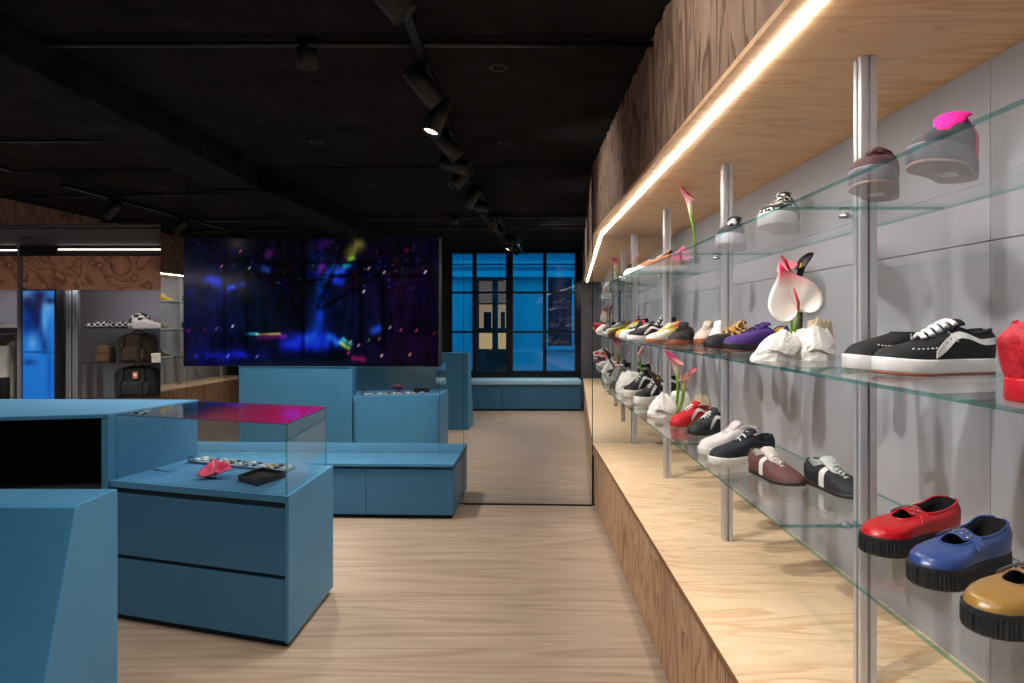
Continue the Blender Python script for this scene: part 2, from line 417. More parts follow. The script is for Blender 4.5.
def blob(cu, cv, ru, rv, col, k=1.0, p=2):
    d = (np.abs(u - cu)/ru)**p + (np.abs(v - cv)/rv)**p
    g = np.exp(-d)[..., None]*k
    img[:] = img + g*np.array(col)
blob(.12, .5, .14, .45, (0, 10, 46)); blob(.05, .8, .1, .3, (0, 0, 26)); blob(.53, .5, .05, .4, (0, 22, 60)); blob(.30, .62, .10, .25, (0, 12, 20))
blob(.66, .62, .12, .3, (2, 12, 34)); blob(.85, .45, .15, .4, (14, 2, 18)); blob(.25, .93, .3, .08, (4, 6, 50)); blob(.9, .9, .2, .15, (12, 0, 14))
def streak(u0, v0, u1, v1, r, col, k=1.0):
    dx, dy = (u1-u0)*2, (v1-v0); L2 = dx*dx + dy*dy
    tt = np.clip((((u-u0)*2)*dx + (v-v0)*dy)/L2, 0, 1)
    d = np.hypot((u-u0)*2 - tt*dx, (v-v0) - tt*dy)
    g = np.exp(-(d/r)**2)[..., None]*k
    return g, np.array(col)
def lighten(*a):
    g, c = streak(*a); img[:] = img + g*c
def darken(*a):
    g, c = streak(*a); img[:] = img*(1-g*.6)
for a in [(.55, .32, .53, .75, .035, (10, 40, 150), .8), (.57, .3, .6, .22, .03, (20, 70, 210)), (.62, .34, .6, .33, .03, (20, 40, 200)),
          (.10, .32, .13, .34, .04, (10, 40, 220)), (.18, .39, .2, .38, .02, (20, 60, 230)), (.23, .37, .24, .36, .02, (20, 60, 220)), (.33, .25, .32, .24, .03, (20, 70, 150)),
          (.69, .05, .66, .12, .045, (120, 120, 30)), (.665, .16, .655, .17, .02, (120, 190, 30)), (.648, .215, .64, .22, .025, (20, 190, 200)), (.625, .26, .61, .28, .03, (30, 80, 220)),
          (.25, .75, .29, .75, .012, (30, 170, 190)), (.29, .755, .38, .75, .01, (150, 140, 40)), (.3, .78, .4, .77, .02, (80, 10, 60)),
          (.42, .84, .55, .83, .08, (16, 40, 210)), (.47, .78, .5, .78, .04, (10, 40, 160)), (.58, .77, .61, .82, .03, (20, 90, 220)), (.62, .82, .65, .86, .018, (150, 190, 40)), (.63, .79, .66, .83, .015, (40, 160, 160)),
          (.67, .94, .71, .95, .02, (130, 10, 50)), (.1, .92, .25, .91, .03, (10, 16, 110)), (.33, .14, .34, .12, .03, (70, 10, 80)), (.55, .05, .56, .04, .04, (50, 10, 90)), (.55, .22, .54, .26, .03, (90, 10, 70)), (.75, .73, .77, .71, .03, (10, 60, 150)), (.88, .1, .875, .1, .015, (120, 0, 30))]:
    lighten(*a)
for a in [(.47, .0, .47, .9, .022, 0), (.37, .0, .45, .6, .018, 0), (.645, 0, .53, .55, .022, 0), (.78, 0, .79, .85, .02, 0), (.25, .2, .25, .9, .018, 0), (.16, .15, .16, .9, .015, 0), (.7, .2, .7, .8, .02, 0), (.8, .25, .55, .55, .018, 0),
          (.05, .28, .95, .3, .012, 0), (.1, .18, .9, .2, .012, 0), (.35, .38, .95, .2, .012, 0), (.38, .93, .62, .93, .07, 0)]:
    darken(*a)
rs = np.random.RandomState(4)
for cu, cv, col in [(.02, .725, (150, 10, 40)), (.085, .72, (140, 20, 60)), (.13, .71, (150, 60, 70)), (.195, .69, (200, 190, 160)), (.813, .70, (230, 210, 170)), (.855, .72, (150, 90, 90)), (.915, .725, (240, 90, 90)), (.985, .745, (150, 20, 40)),
                    (.26, .235, (220, 210, 200)), (.225, .1, (200, 80, 120)), (.73, .24, (220, 180, 140)), (.95, .27, (230, 230, 220)), (.79, .27, (220, 160, 120)), (.71, .42, (220, 220, 220)), (.78, .92, (230, 180, 130)), (.89, .91, (220, 150, 110)),
                    (.69, .84, (200, 190, 160)), (.66, .81, (190, 170, 60)), (.29, .93, (120, 140, 230)), (.175, .925, (100, 130, 240)), (.05, .93, (40, 60, 180)), (.15, .22, (200, 100, 140)), (.65, .9, (180, 40, 60)), (.77, .79, (200, 120, 60)), (.73, .80, (90, 160, 60))]:
    g, c = streak(cu - .003, cv + .008, cu + .003, cv - .008, .006, col); img[:] = img + g*c
for i in range(70):
    cu, cv = rs.rand()*.95 + .02, rs.rand()*.38 + .03
    col = [(90, 30, 60), (50, 50, 120), (100, 80, 50), (30, 80, 100)][rs.randint(4)]
    g, c = streak(cu, cv, cu, cv + .004, .005, col); img[:] = img + g*c*.8
def softnoise(nx, ny, seed):
    r = np.random.RandomState(seed).rand(ny + 1, nx + 1)
    X = u*nx; Y = v*ny; xi = np.minimum(X.astype(int), nx - 1); yi = np.minimum(Y.astype(int), ny - 1); fx = X - xi; fy = Y - yi
    fx = fx*fx*(3 - 2*fx); fy = fy*fy*(3 - 2*fy)
    return (r[yi, xi]*(1-fx) + r[yi, xi+1]*fx)*(1-fy) + (r[yi+1, xi]*(1-fx) + r[yi+1, xi+1]*fx)*fy
nz = .5*softnoise(26, 10, 1) + .3*softnoise(60, 24, 2) + .35*softnoise(90, 6, 3)
img *= (.35 + 1.15*nz)[..., None]
img[..., 1] += 14*softnoise(30, 12, 5)**3*np.exp(-((v - .3)/.25)**2); img[..., 0] += 22*softnoise(40, 16, 6)**4*np.exp(-((v - .25)/.25)**2)
img[..., 2] += 70*softnoise(34, 14, 7)**5*np.exp(-((v - .3)/.22)**2)
img = np.clip(img, 0, 255)
t = thing('wall_screen', 'wide wall screen showing a dark blue scene with coloured lights', 'screen', MP(A_of(-1.65), .05, 1.1))
sa0, sa1 = A_of(-2.683), A_of(-.627)
MB().box(sa0, sa1, .004, .07, 1.101, 2.127, F=MP).build('case', BLACK, t, bevel=.003)
picture_mesh('display', (MP(sa0 + .006, .0712, 2.121), MP(sa1 - .006, .0712, 2.121), MP(sa0 + .006, .0712, 1.107)), img, .5, t)

# ------------------------------------------------------------------ counters
# tall counter with the open back
CTZ = 1.005
poly = [(-2.0, 3.325), (-1.85, 3.94), (-3.05, 3.98), (-3.05, 3.08)]
t = thing('sales_counter', 'tall blue counter with open dark back, left of the glass case', 'counter', (-2.4, 3.6, 0))
MB().prism(poly, CTZ - .02, CTZ).build('worktop', BLUE, t, bevel=.003)
MB().prism([(-2.030, 3.322), (-2.002, 3.328), (-1.852, 3.935), (-1.882, 3.935)], 0, CTZ - .02).build('end_panel', BLUE, t)
MB().prism([(-1.883, 3.90), (-1.883, 3.932), (-3.045, 3.975), (-3.045, 3.945)], 0, CTZ - .02).build('front_panel', BLUE, t)
MB().prism([(-3.045, 3.09), (-3.01, 3.095), (-3.01, 3.945), (-3.045, 3.945)], 0, CTZ - .02).build('end_panel', BLUE, t)
MB().prism([(-3.0, 3.12), (-2.035, 3.35), (-1.90, 3.89), (-3.0, 3.93)], .62, .64).build('inner_shelf', DARK, t)
MB().prism([(-3.0, 3.70), (-1.945, 3.70), (-1.90, 3.88), (-3.0, 3.93)], .0, CTZ - .03).build('inner_back', DARK, t)
# display cabinet with two drawers
A = Vector((-1.018, 3.02)); B = Vector((-1.0, 3.674)); C = Vector((-1.845, 3.925)); D = Vector((-1.998, 3.33))
CZ = .68
def mix2(p, q, k): return (p.x + (q.x-p.x)*k, p.y + (q.y-p.y)*k)
t = thing('display_cabinet', 'blue two-drawer cabinet carrying the glass case', 'cabinet', (-1.4, 3.5, 0))
fd = (A - D).normalized(); fn = Vector((fd.y, -fd.x))     # front direction and outward normal
def FR(s, d): p = D + fd*s + fn*d; return (p.x, p.y)
FLn = (A - D).length
MB().prism([FR(.02, -.03), FR(FLn - .03, -.03), (B.x - .03, B.y - .03), (C.x + .02, C.y - .03)], 0, .03).build('toe_kick', BLUEK, t)
MB().prism([FR(.01, -.02), FR(FLn - .02, -.02), (B.x, B.y), (C.x, C.y)], .03, CZ - .055).build('body', BLUED, t)
MB().prism([FR(FLn - .018, 0), (A.x, A.y), (B.x, B.y), (B.x - .018, B.y)], .03, CZ - .0305).build('end_panel', BLUE, t)
MB().prism([FR(.006, -.012), FR(FLn - .019, -.012), (B.x - .02, B.y - .03), (C.x + .01, C.y - .03)], CZ - .055, CZ - .03).build('shadow_gap', BLUEK, t)
MB().prism([FR(.003, 0), FR(FLn, 0), (B.x, B.y), (C.x, C.y)], CZ - .03, CZ).build('top_board', BLUE, t)
MB().prism([(C.x, C.y - .02), (B.x - .0185, B.y - .0145), (B.x - .0185, B.y + .0055), (C.x, C.y)], .03, CZ - .0305).build('back_panel', BLUE, t)
for z0, z1 in [(.035, .305), (.325, .622)]:
    MB().prism([FR(.012, -.002), FR(FLn - .02, -.002), FR(FLn - .02, -.018), FR(.012, -.018)], z0, z1).build('drawer', BLUED, t, bevel=.002)
MB().prism([FR(.012, -.016), FR(FLn - .02, -.016), FR(FLn - .02, -.019), FR(.012, -.019)], .305, .325).build('finger_gap', BLUEK, t)
# glass case
GZ = 1.0
t = thing('glass_case', 'clear glass case on the blue cabinet, holding the pink flower', 'display case', (-1.4, 3.5, CZ))
REFLTOP, nt, out = newmat('magenta_reflection_glass'); N = nt.nodes.new; L = nt.links.new
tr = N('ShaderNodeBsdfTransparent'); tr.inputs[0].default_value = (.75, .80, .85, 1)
df = N('ShaderNodeBsdfDiffuse'); df.inputs[0].default_value = lin((225, 20, 105))  # magenta reflection painted as diffuse colour, growing towards the right
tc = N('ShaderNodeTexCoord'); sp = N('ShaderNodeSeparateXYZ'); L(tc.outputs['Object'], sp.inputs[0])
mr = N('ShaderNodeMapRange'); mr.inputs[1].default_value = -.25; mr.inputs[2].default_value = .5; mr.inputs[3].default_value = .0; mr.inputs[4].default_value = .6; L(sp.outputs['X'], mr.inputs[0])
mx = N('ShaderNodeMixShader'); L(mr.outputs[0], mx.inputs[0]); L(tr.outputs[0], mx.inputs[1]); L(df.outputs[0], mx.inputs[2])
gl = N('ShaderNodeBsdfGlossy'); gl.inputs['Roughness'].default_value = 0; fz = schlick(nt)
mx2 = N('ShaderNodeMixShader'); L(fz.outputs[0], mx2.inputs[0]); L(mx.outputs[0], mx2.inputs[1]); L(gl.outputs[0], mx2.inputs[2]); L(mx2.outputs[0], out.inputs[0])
def wallpane(nm, p, q, z0, z1, th=.006):
    p = Vector(p); q = Vector(q); d = (q - p).normalized(); n = Vector((-d.y, d.x))*th
    m = MB(); vs = [(p.x, p.y, z0), (q.x, q.y, z0), (q.x + n.x, q.y + n.y, z0), (p.x + n.x, p.y + n.y, z0)]
    vs += [(x, y, z1) for x, y, _ in vs]
    m.add(vs, [(0, 1, 5, 4), (2, 3, 7, 6)], 0); m.add(vs, [(0, 3, 2, 1), (4, 5, 6, 7), (1, 2, 6, 5), (3, 0, 4, 7)], 1)
    return m.build(nm, [GL, GLE], t)
g0 = FR(.02, -.02); g1 = FR(FLn - .025, -.02); g2 = (B.x - .03, B.y - .02); g3 = (C.x + .012, C.y - .02)
wallpane('front_pane', g0, g1, CZ, GZ - .006); wallpane('side_pane', g1, g2, CZ, GZ - .006); wallpane('back_pane', g2, g3, CZ, GZ - .006)
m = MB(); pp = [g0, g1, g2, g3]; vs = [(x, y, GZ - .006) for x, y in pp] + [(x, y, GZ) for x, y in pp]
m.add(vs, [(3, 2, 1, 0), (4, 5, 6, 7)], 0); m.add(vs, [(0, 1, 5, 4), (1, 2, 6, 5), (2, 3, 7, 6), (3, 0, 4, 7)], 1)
m.build('top_pane', [REFLTOP, GLE], t)['label'] = 'glass top with painted magenta reflection'
# front desk block, flaring towards the camera
t = thing('desk_block', 'blue slab-like desk front with slanted face in the left foreground', 'counter', (-1.8, 1.5, 0))
prof = [(1.22, 0), (1.405, .62), (1.530, 1.035), (1.54, 1.04), (1.685, 1.04), (1.69, 1.035), (1.69, 0)]
MB().loft([[(-2.7, y, z) for y, z in prof], [(-.992, y, z) for y, z in prof]]).build('slab', BLUE, t, bevel=.003)
MB().box(-2.7, -1.02, 1.27, 1.62, 0.3, .45).build('inner_block', BLUED, t) if False else None
# ------------------------------------------------------------------ ceiling tracks and spotlights
def track(label, x, y0, y1, z):
    t = thing('lighting_track', label, 'track', (x, (y0 + y1)/2, z))
    MB().box(x - .018, x + .018, y0, y1, z, z + .032).build('rail', BLACKM, t)
    y = y0 + .2
    while y < y1:
        MB().tube([(x, y, z + .03), (x, y, TOPZ)], .006, 6).build('hanger', BLACKM, t); y += 1.2
    return t
LENS = EM('lamp_lens', (255, 236, 210), 9.0)
LENSD = P('lamp_lens_off', (60, 66, 80), .15)
def spot(x, y, ztrack, target, label, power, on=True, name='track_spotlight', cone=64, col=(1, .95, .89), ln=.19, r=.05):
    z = ztrack - .10
    t = thing(name, label, 'spotlight', (x, y, ztrack), group='ceiling spotlights')
    p = Vector((x, y, z)); d = (Vector(target) - p).normalized()
    MB().box(x - .016, x + .016, y - .05, y + .05, ztrack - .022, ztrack).build('adapter', BLACKM, t)
    m = MB(); m.tube([(x, y, ztrack - .02), (x, y, z + .01)], .007, 8); m.lathe([(0, -.012), (.016, -.012), (.016, .012), (0, .012)], p, 12, axis=(1, 0, 0)); m.build('stem', BLACKM, t)
    m = MB(); m.lathe([(0, -ln*.55), (r*.9, -ln*.55), (r, -ln*.5), (r, ln*.5), (r*.86, ln*.5), (r*.80, ln*.42), (0, ln*.42)], p, 20, axis=d)
    hd = m.build('head', BLACKM, t)
    m = MB(); m.lathe([(0, ln*.425), (r*.78, ln*.425), (r*.78, ln*.43), (0, ln*.43)], p, 16, axis=d)
    m.build('lens', LENS if on else LENSD, hd)
    if power:
        l = bpy.data.lights.new('spot_lamp', 'SPOT'); lo = bpy.data.objects.new('spot_lamp', l); COL.objects.link(lo)
        l.energy = power; l.spot_size = math.radians(cone); l.spot_blend = .8; l.shadow_soft_size = .035; l.color = col
        lo.location = p + d*(ln*.5 + .02); lo.rotation_euler = d.to_track_quat('-Z', 'Y').to_euler()
    return t
TZ = 2.62
track('black lighting track running to the mirror beside the shoe display', -.43, -.9, 5.36, TZ)
SP = 50
spot(-.43, 3.10, TZ, (1.0, 3.8, .85), 'largest black spotlight on the right track, hanging nearest', SP*2.0, False)
spot(-.43, 3.55, TZ, (-1.0, 3.2, .7), 'second spotlight on the right track, its lens glowing white', SP)
spot(-.43, 4.15, TZ, (1.0, 4.7, .85), 'third spotlight on the right track, just before the mirror', SP*2.0, False)
spot(-.43, 5.05, TZ, (-1.9, 3.95, .6), 'last spotlight on the right track, at the mirror', SP*3, False)
spot(-.43, 2.2, TZ, (1.0, 2.7, .85), 'spotlight on the right track seen only in the mirror, above the floor', SP*2.0, False)
spot(-.43, 1.6, TZ, (-1.2, 1.9, .9), 'spotlight on the right track over the desk end, seen in the mirror', SP)
spot(-.43, 1.0, TZ, (1.0, 1.5, .85), 'spotlight on the right track nearest the shop window', SP*2.0, False)
spot(-.43, 1.9, TZ, (.58, 2.05, 2.3), 'added fill spotlight on the right track turned to the plywood header, above the view', 36, False, cone=104)  # this and the next are added to brighten the fascia
spot(-.43, 4.65, TZ, (.58, 4.55, 2.25), 'added fill spotlight on the right track turned to the plywood header, near the mirror', 22, False, cone=84)
track('black lighting track over the left wall, seen in the mirror', -3.95, -.9, 5.3, TZ)
spot(-3.95, 4.67, TZ, (-5.4, 4.6, 1.2), 'left-track spotlight nearest the mirror', SP)
spot(-3.95, 3.54, TZ, (-5.4, 3.4, 1.2), 'left-track spotlight mirrored above the top left screen corner', SP)
spot(-3.95, 2.2, TZ, (-2.2, 3.2, .9), 'left-track spotlight aimed at the sales counter', SP)
spot(-3.95, .8, TZ, (-5.4, .8, 1.2), 'left-track spotlight nearest the shop window', SP)
def downlight(x, y, label, power, z=None):
    z = z or TOPZ + .117
    t = thing('ceiling_downlight', label, 'downlight', (x, y, z), group='ceiling downlights')
    MB().lathe([(0, 0), (.045, 0), (.045, -.12), (.036, -.12), (.036, -.016), (0, -.016)], (x, y, z), 20).build('can', BLACK, t)
    MB().lathe([(0, -.0165), (.034, -.0165), (.034, -.02), (0, -.02)], (x, y, z), 16).build('lens', LENS, t)
    l = bpy.data.lights.new('down_lamp', 'SPOT'); lo = bpy.data.objects.new('down_lamp', l); COL.objects.link(lo)
    l.energy = power; l.spot_size = math.radians(105); l.spot_blend = .9; l.shadow_soft_size = .034; l.color = (1, .96, .91)
    lo.location = (x, y, z - .122); return t
DP = 70
downlight(-.94, 3.02, 'small downlight on the ceiling conduit above the glass case', DP*.6, TOPZ)
downlight(-2.25, 2.75, 'downlight under the black ceiling beam', DP*.4, 2.635)
downlight(-1.4, 4.72, 'added fill downlight above the blue bench', DP*2.9)  # from here on: added fill cans, recessed out of sight
downlight(-2.6, 4.75, 'added fill downlight above the left end of the blue bench', DP*2.4)
downlight(-.1, 1.75, 'added fill downlight above the aisle beside the desk end', DP*.42)
downlight(-.1, 3.35, 'added fill downlight above the aisle beside the glass case', DP*.42)
downlight(-2.6, .3, 'added fill downlight between the desk and the shop window', DP*.4)
downlight(-.4, .38, 'added fill downlight near the shop window', DP*4.2)
downlight(-.1, 4.75, 'added fill downlight above the aisle before the mirror', DP*.55)
downlight(-3.4, 4.75, 'added fill downlight in front of the doorway to the side room', DP*.8)
downlight(-3.3, 6.25, 'right one of two added fill downlights in the soffit of the side room', DP*2.4, 2.34)  # pair added to brighten the side room header
downlight(-4.5, 6.25, 'left one of two added fill downlights in the soffit of the side room', DP*2.2, 2.34)

# ------------------------------------------------------------------ side room behind the doorway
NY = 7.0
struct(MB().box(-6.2, -2.72, 7.62, 7.72, 0, 2.7).build('wall_niche', PANEL))
sf = MB().box(-6.2, -2.72, MP(0, 0, 0)[1] + .33, NY - .04, 2.235, 2.30); struct(sf.build('trim_6', P('soffit_charcoal', (34, 34, 40), .7)))
struct(MB().box(-6.2, -2.81, NY - .036, 7.61, 2.131, 2.40).build('trim_7', BLACK))
struct(MB().box(-2.80, -2.70, 5.66, 8.2, 0, 2.6).build('wall_side', P('wall_dark', (30, 30, 33), .6)))
struct(MB().box(-6.3, -6.2, -1.1, 8.2, 0, 2.72).build('wall_far_left', P('wall_dark2', (40, 40, 43), .6)))
def px(p, y): return (p - 519)*y/683
t = thing('led_strip_light', 'long white strip light above the reddish plywood header in the side room', 'light', (px(100, NY), NY - .03, 2.2))
MB().box(px(61, NY), px(164, NY), NY - .046, NY - .0362, 2.190, 2.198).build('light_bar', LEDT, t)
t = thing('led_strip_light', 'short strip light at the far left of the side room', 'light', (px(0, NY), NY - .03, 2.2))
MB().box(px(-60, NY), px(20, NY), NY - .046, NY - .0362, 2.182, 2.190).build('light_bar', LEDT, t)
t = thing('plywood_header', 'reddish plywood header board in the side room, above the checkered shoes', 'header', (px(90, NY), NY + .1, 1.78))
MB().box(px(22.8, NY), -2.81, NY, NY + .02, 1.785, 2.13).build('front_fascia', PLYR, t)
MB().box(px(22.8, NY), -2.81, NY + .02, 7.61, 1.806, 1.822).build('soffit_board', PLY, t)
t = thing('plywood_header', 'pinkish plywood header board at the far left, above the hanging clothes', 'header', (px(0, NY), NY + .1, 1.78))
MB().box(-6.18, px(20.6, NY), NY, NY + .02, 1.785, 2.13).build('front_fascia', PLYR, t)
MB().box(-6.18, px(20.6, NY), NY + .02, 7.61, 1.806, 1.822).build('soffit_board', PLY, t)
t = thing('divider_panel', 'thin grey upright panel between the clothes and the video display', 'panel', (px(21.7, NY), NY + .2, 0))
MB().box(px(20.7, NY), px(22.7, NY), NY - .05, 7.61, 0, 2.26).build('panel', P('divider_grey', (120, 120, 128), .5), t)
LEDFILL = EM('led_fill', (240, 243, 255), 15)  # added fill glow, hidden behind the headers to brighten the niche
for xa, xb, lb in [(px(60, NY), -2.83, 'added fill strip hidden behind the reddish header over the rucksack shelves'), (-6.1, px(19, NY), 'added fill strip hidden behind the pinkish header over the clothes')]:
    t = thing('led_strip_light', lb, 'light', ((xa + xb)/2, NY + .05, 1.78))
    MB().box(xa, xb, NY + .022, NY + .052, 1.792, 1.8055).build('light_bar', LEDFILL, t)
# video display
t = thing('video_display', 'tall upright display with a bright blue underwater-like picture', 'screen', (px(40, NY), NY + .1, 0))
x0, x1 = px(23.2, NY), px(57.5, NY)
MB().box(x0, x1, NY - .02, NY + .09, 0, 1.782).build('case', BLACK, t)
Wd, Hd = 60, 240
u, v = np.meshgrid(np.linspace(0, 1, Wd), np.linspace(0, 1, Hd)); img = np.zeros((Hd, Wd, 3)); img[:] = (24, 104, 196)
img += ((1 - v)*1.2)[..., None]*np.array((10, 20, 20))
def db(cu, cv, ru, rv, col, k=1.0):
    g = np.exp(-(((u-cu)/ru)**2 + ((v-cv)/rv)**2))[..., None]*k; img[:] = img*(1-g) + g*np.array(col)
db(.15, .03, .2, .03, (130, 180, 225)); db(.8, .1, .2, .06, (110, 170, 235), .8)
for a in [(.15, .08, .25, .06, (20, 24, 60)), (.55, .03, .25, .04, (24, 22, 60)), (.5, .08, .14, .05, (60, 16, 50)), (.85, .06, .3, .02, (20, 30, 80)), (.35, .13, .25, .06, (14, 20, 66)), (.15, .2, .25, .07, (16, 40, 120)), (.45, .19, .16, .06, (14, 24, 80)), (.62, .26, .12, .06, (20, 50, 130)), (.7, .33, .1, .05, (18, 40, 110)), (.2, .43, .2, .02, (20, 60, 130)), (.7, .17, .1, .1, (90, 170, 230)), (.3, .32, .15, .05, (90, 160, 225)), (.5, .37, .6, .006, (14, 60, 120)), (.85, .5, .1, .2, (16, 90, 180)), (.5, .8, .5, .1, (20, 90, 190))]: db(*a, .9)
img = np.clip(img, 0, 255)
picture_mesh('display', ((x0 + .012, NY - .0215, 1.775), (x1 - .02, NY - .0215, 1.775), (x0 + .012, NY - .0215, .08)), img, .9, t)
# posts and shelves in the side room
for i, p in enumerate((70.0, 76.5)):
    t = thing('shelf_post', ['left', 'right'][i] + ' one of two close aluminium posts beside the video display', 'post', (px(p, 7.12), 7.12, 0), group='aluminium posts of the side room')
    MB().prism(post_profile(px(p, 7.12), 7.12, .024), 0, 1.785).build('upright', P('post_grey', (120, 122, 126), .5, .3), t)
t = thing('storage_partition', 'grey panel between the video display and the twin posts', 'panel', (px(64, 7.2), 7.2, 0))
MB().box(px(59, 7.2), px(67, 7.2), 7.19, 7.21, 0, 1.783).build('panel', PANEL, t)
for z, lb in [(1.385, 'holding the checkered shoes'), (1.03, 'holding the brown rucksack'), (.66, 'holding the black rucksack')]:
    t = thing('glass_shelf', 'white-edged shelf in the side room ' + lb, 'shelf', (px(120, 7.2), 7.35, z), group='side room shelves')
    MB().box(px(79, 7.15), -2.81, 7.15, 7.60, z - .012, z).build('board', GLASS('shelf_frosted', (.8, .84, .86), 1.2), t)
t = thing('clothes_shelf', 'white shelf above the hanging clothes at the far left', 'shelf', (px(0, 7.1), 7.3, 1.4))
MB().box(-6.15, px(20, 7.1), 7.1, 7.6, 1.395, 1.425).build('board', P('white_board', (225, 225, 228), .4), t)
t = thing('clothes_rail', 'metal clothes rail below the white shelf at the far left', 'rail', (px(0, 7.3), 7.3, 1.2))
m = MB(); m.tube([(-6.15, 7.3, 1.33), (px(19.5, 7.3), 7.3, 1.33)], .012, 8); m.build('bar', STEEL, t)
m = MB(); m.tube([(px(8, 7.3), 7.3, 1.33), (px(8, 7.3), 7.3, 1.396)], .006, 6); m.build('bracket', STEEL, t)
def garment(x, y, col, sleeve, label, nm, zt=1.25, ln=.62, ang=.35):
    t = thing(nm, label, 'clothes', (x, y, zt - ln), group='clothes on the side room rail')
    mat = P(nm + '_cloth', col, .9, var=.15, vscale=9); ms = P(nm + '_sleeve', sleeve, .9)
    m = MB(); loops = []
    for k in range(9):
        f = k/8; z = zt - f*ln; wx = .035 + .028*math.sin(f*2.4) ; wy = .02 + .19*min(1, f*5)**.5
        loops.append([(x + wx*math.cos(a)*(1 + .12*math.sin(5*a + f*3)), y + wy*math.sin(a), z) for a in [2*PI*i/20 for i in range(20)]])
    m.loft(loops, 0, True); m.build('body', mat, t)
    m = MB(); s = []
    for k in range(8):
        f = k/7; s.append((x + .02 + .04*f, y - .19 - .03*math.sin(f*2), zt - .05 - .56*f))
    m.tube(s[:6], [.055, .065, .062, .058, .056, .054], 12); m.build('sleeve', mat, t)
    m = MB(); m.tube(s[4:], [.0575, .0565, .05, .046], 12); m.build('cuff', ms, t)
    m = MB(); m.tube([(x, y, zt - .015), (x, y, zt + .03), (x - .012, y, zt + .06), (x - .005, y, 1.345), (x + .01, y, 1.342)], .003, 6); m.build('hanger_hook', STEEL, t)
garment(px(0, 7.3), 7.3, (120, 96, 24), (100, 80, 20), 'mustard yellow jacket on the clothes rail', 'jacket')
garment(px(-16, 7.3), 7.3, (52, 60, 66), (30, 30, 34), 'dark grey jacket on the clothes rail beside the yellow one', 'jacket')
garment(px(14.5, 7.3), 7.3, (196, 194, 188), (16, 16, 20), 'white sweater with black cuffs on the clothes rail', 'sweater')

# ------------------------------------------------------------------ shop window behind the camera (seen in the mirror) and the street
def VB(m, p0, p1, q0, q1, zv, dep, mi=0, sc=None):
    """box given by its mirror image: pixel columns p0..p1, rows q0(top)..q1 at virtual depth zv"""
    x0 = (p0 - 519)*zv/683; x1 = (p1 - 519)*zv/683; z1 = CAMH - (q0 - 322.5)*zv/683; z0 = CAMH - (q1 - 322.5)*zv/683
    return m.box(x0, x1, zv, zv + dep, z0, z1, mi, F=refl)
WV = 11.65
w = MB(); 
VB(w, 330, 449, 238, 412, WV, .12); struct(MB().box(1.02, 2.3, 12.3, 12.4, 0, 2.75, F=refl).build('wall_window_end', PANEL)); w.box(1.045, 1.06, 11.65, 12.35, 0, 2.75, F=refl); VB(w, 449, 581, 373, 412, WV, .12); VB(w, 330, 581, 200, 251, WV, .12)
w.box(-6.4, -3.2, 12.4, 12.5, 0, 2.75, F=refl); w.box(-3.3, -3.2, 11.65, 12.5, 0, 2.75, F=refl)
struct(w.build('wall_front', P('wall_front_black', (12, 12, 14), .6)))
win = bpy.data.objects.new('window_1', None); COL.objects.link(win); win.location = refl(0, WV, 0.5); struct(win)
m = MB()
for p0, p1 in [(449, 452), (472.5, 476.5), (506, 513), (543, 546.5), (575, 581)]: VB(m, p0, p1, 250, 374, WV - .03, .09)
for q0, q1 in [(250, 253), (291.5, 293.5), (331, 333), (371, 374)]: VB(m, 449, 581, q0, q1, WV - .025, .08)
m.build('window_frame', BLACKM, win)
m = MB(); VB(m, 450, 580, 251, 373, WV + .02, .008); m.build('window_pane', GLW, win)
t = thing('window_bench', 'long pale blue bench under the shop window, seen in the mirror', 'bench', refl(.1, 11.3, 0))
def vb2(nm, x0, x1, y0, y1, z0, z1, mat, bev=.003):
    return MB().box(x0, x1, y0, y1, z0, z1, F=refl).build(nm, mat, t, bevel=bev)
vb2('toe_kick', -3.2, 1.02, 11.24, 11.64, 0, .03, BLUEK)
for i in range(6):
    x1 = 1.015 - i*.65; vb2('door', x1 - .645, x1, 11.19, 11.22, .032, .42, BLUED)
vb2('body', -3.2, 1.02, 11.22, 11.64, .03, .42, BLUED)
vb2('seat', -3.19, 1.025, 11.17, 11.645, .425, .51, P('pale_blue_seat', (168, 210, 232), .5), .02)
# street
struct(MB().box(-14, 14, 12.0, 26, -.12, -.05, F=refl).build('ground', P('street_paving', (90, 90, 96), .7)))
FV = 17.0
t = thing('building', 'blue-lit building front across the street, seen in the mirror through the window', 'building', refl(0, FV, -.05))
FACM = P('pale_render', (150, 190, 215), .8, var=.1, vscale=.6)
m = MB(); VB(m, 250, 800, 150, 384, FV + .3, .3); m.build('wall', FACM, t)
m = MB()
for q0, q1, d in [(261, 263.5, .22), (265, 267, .16), (271, 277, .20), (246, 252, .3)]: VB(m, 250, 800, q0, q1, FV + .3 - d, d)
m.build('cornice', FACM, t)
m = MB(); VB(m, 250, 476, 345, 384, FV + .2, .1); VB(m, 513, 545, 352, 384, FV + .2, .1); m.build('base_course', FACM, t)
m = MB()
for a in [(475.5, 479, 277, 384), (492.3, 498, 277, 384), (506, 510.5, 277, 384), (475.5, 510.5, 277, 281), (475.5, 510.5, 303, 304.5), (475.5, 510.5, 328, 333), (475.5, 510.5, 349, 384)]: VB(m, *a, FV + .16, .13)
m.build('door_frame', P('door_dark', (22, 20, 30), .5), t)
PN = [EM('lit_pane_dim', (112, 104, 98), .8), EM('lit_pane_mid', (176, 150, 120), .9), EM('lit_pane_low', (206, 178, 128), 1.0), P('pane_dark', (36, 24, 34), .3)]
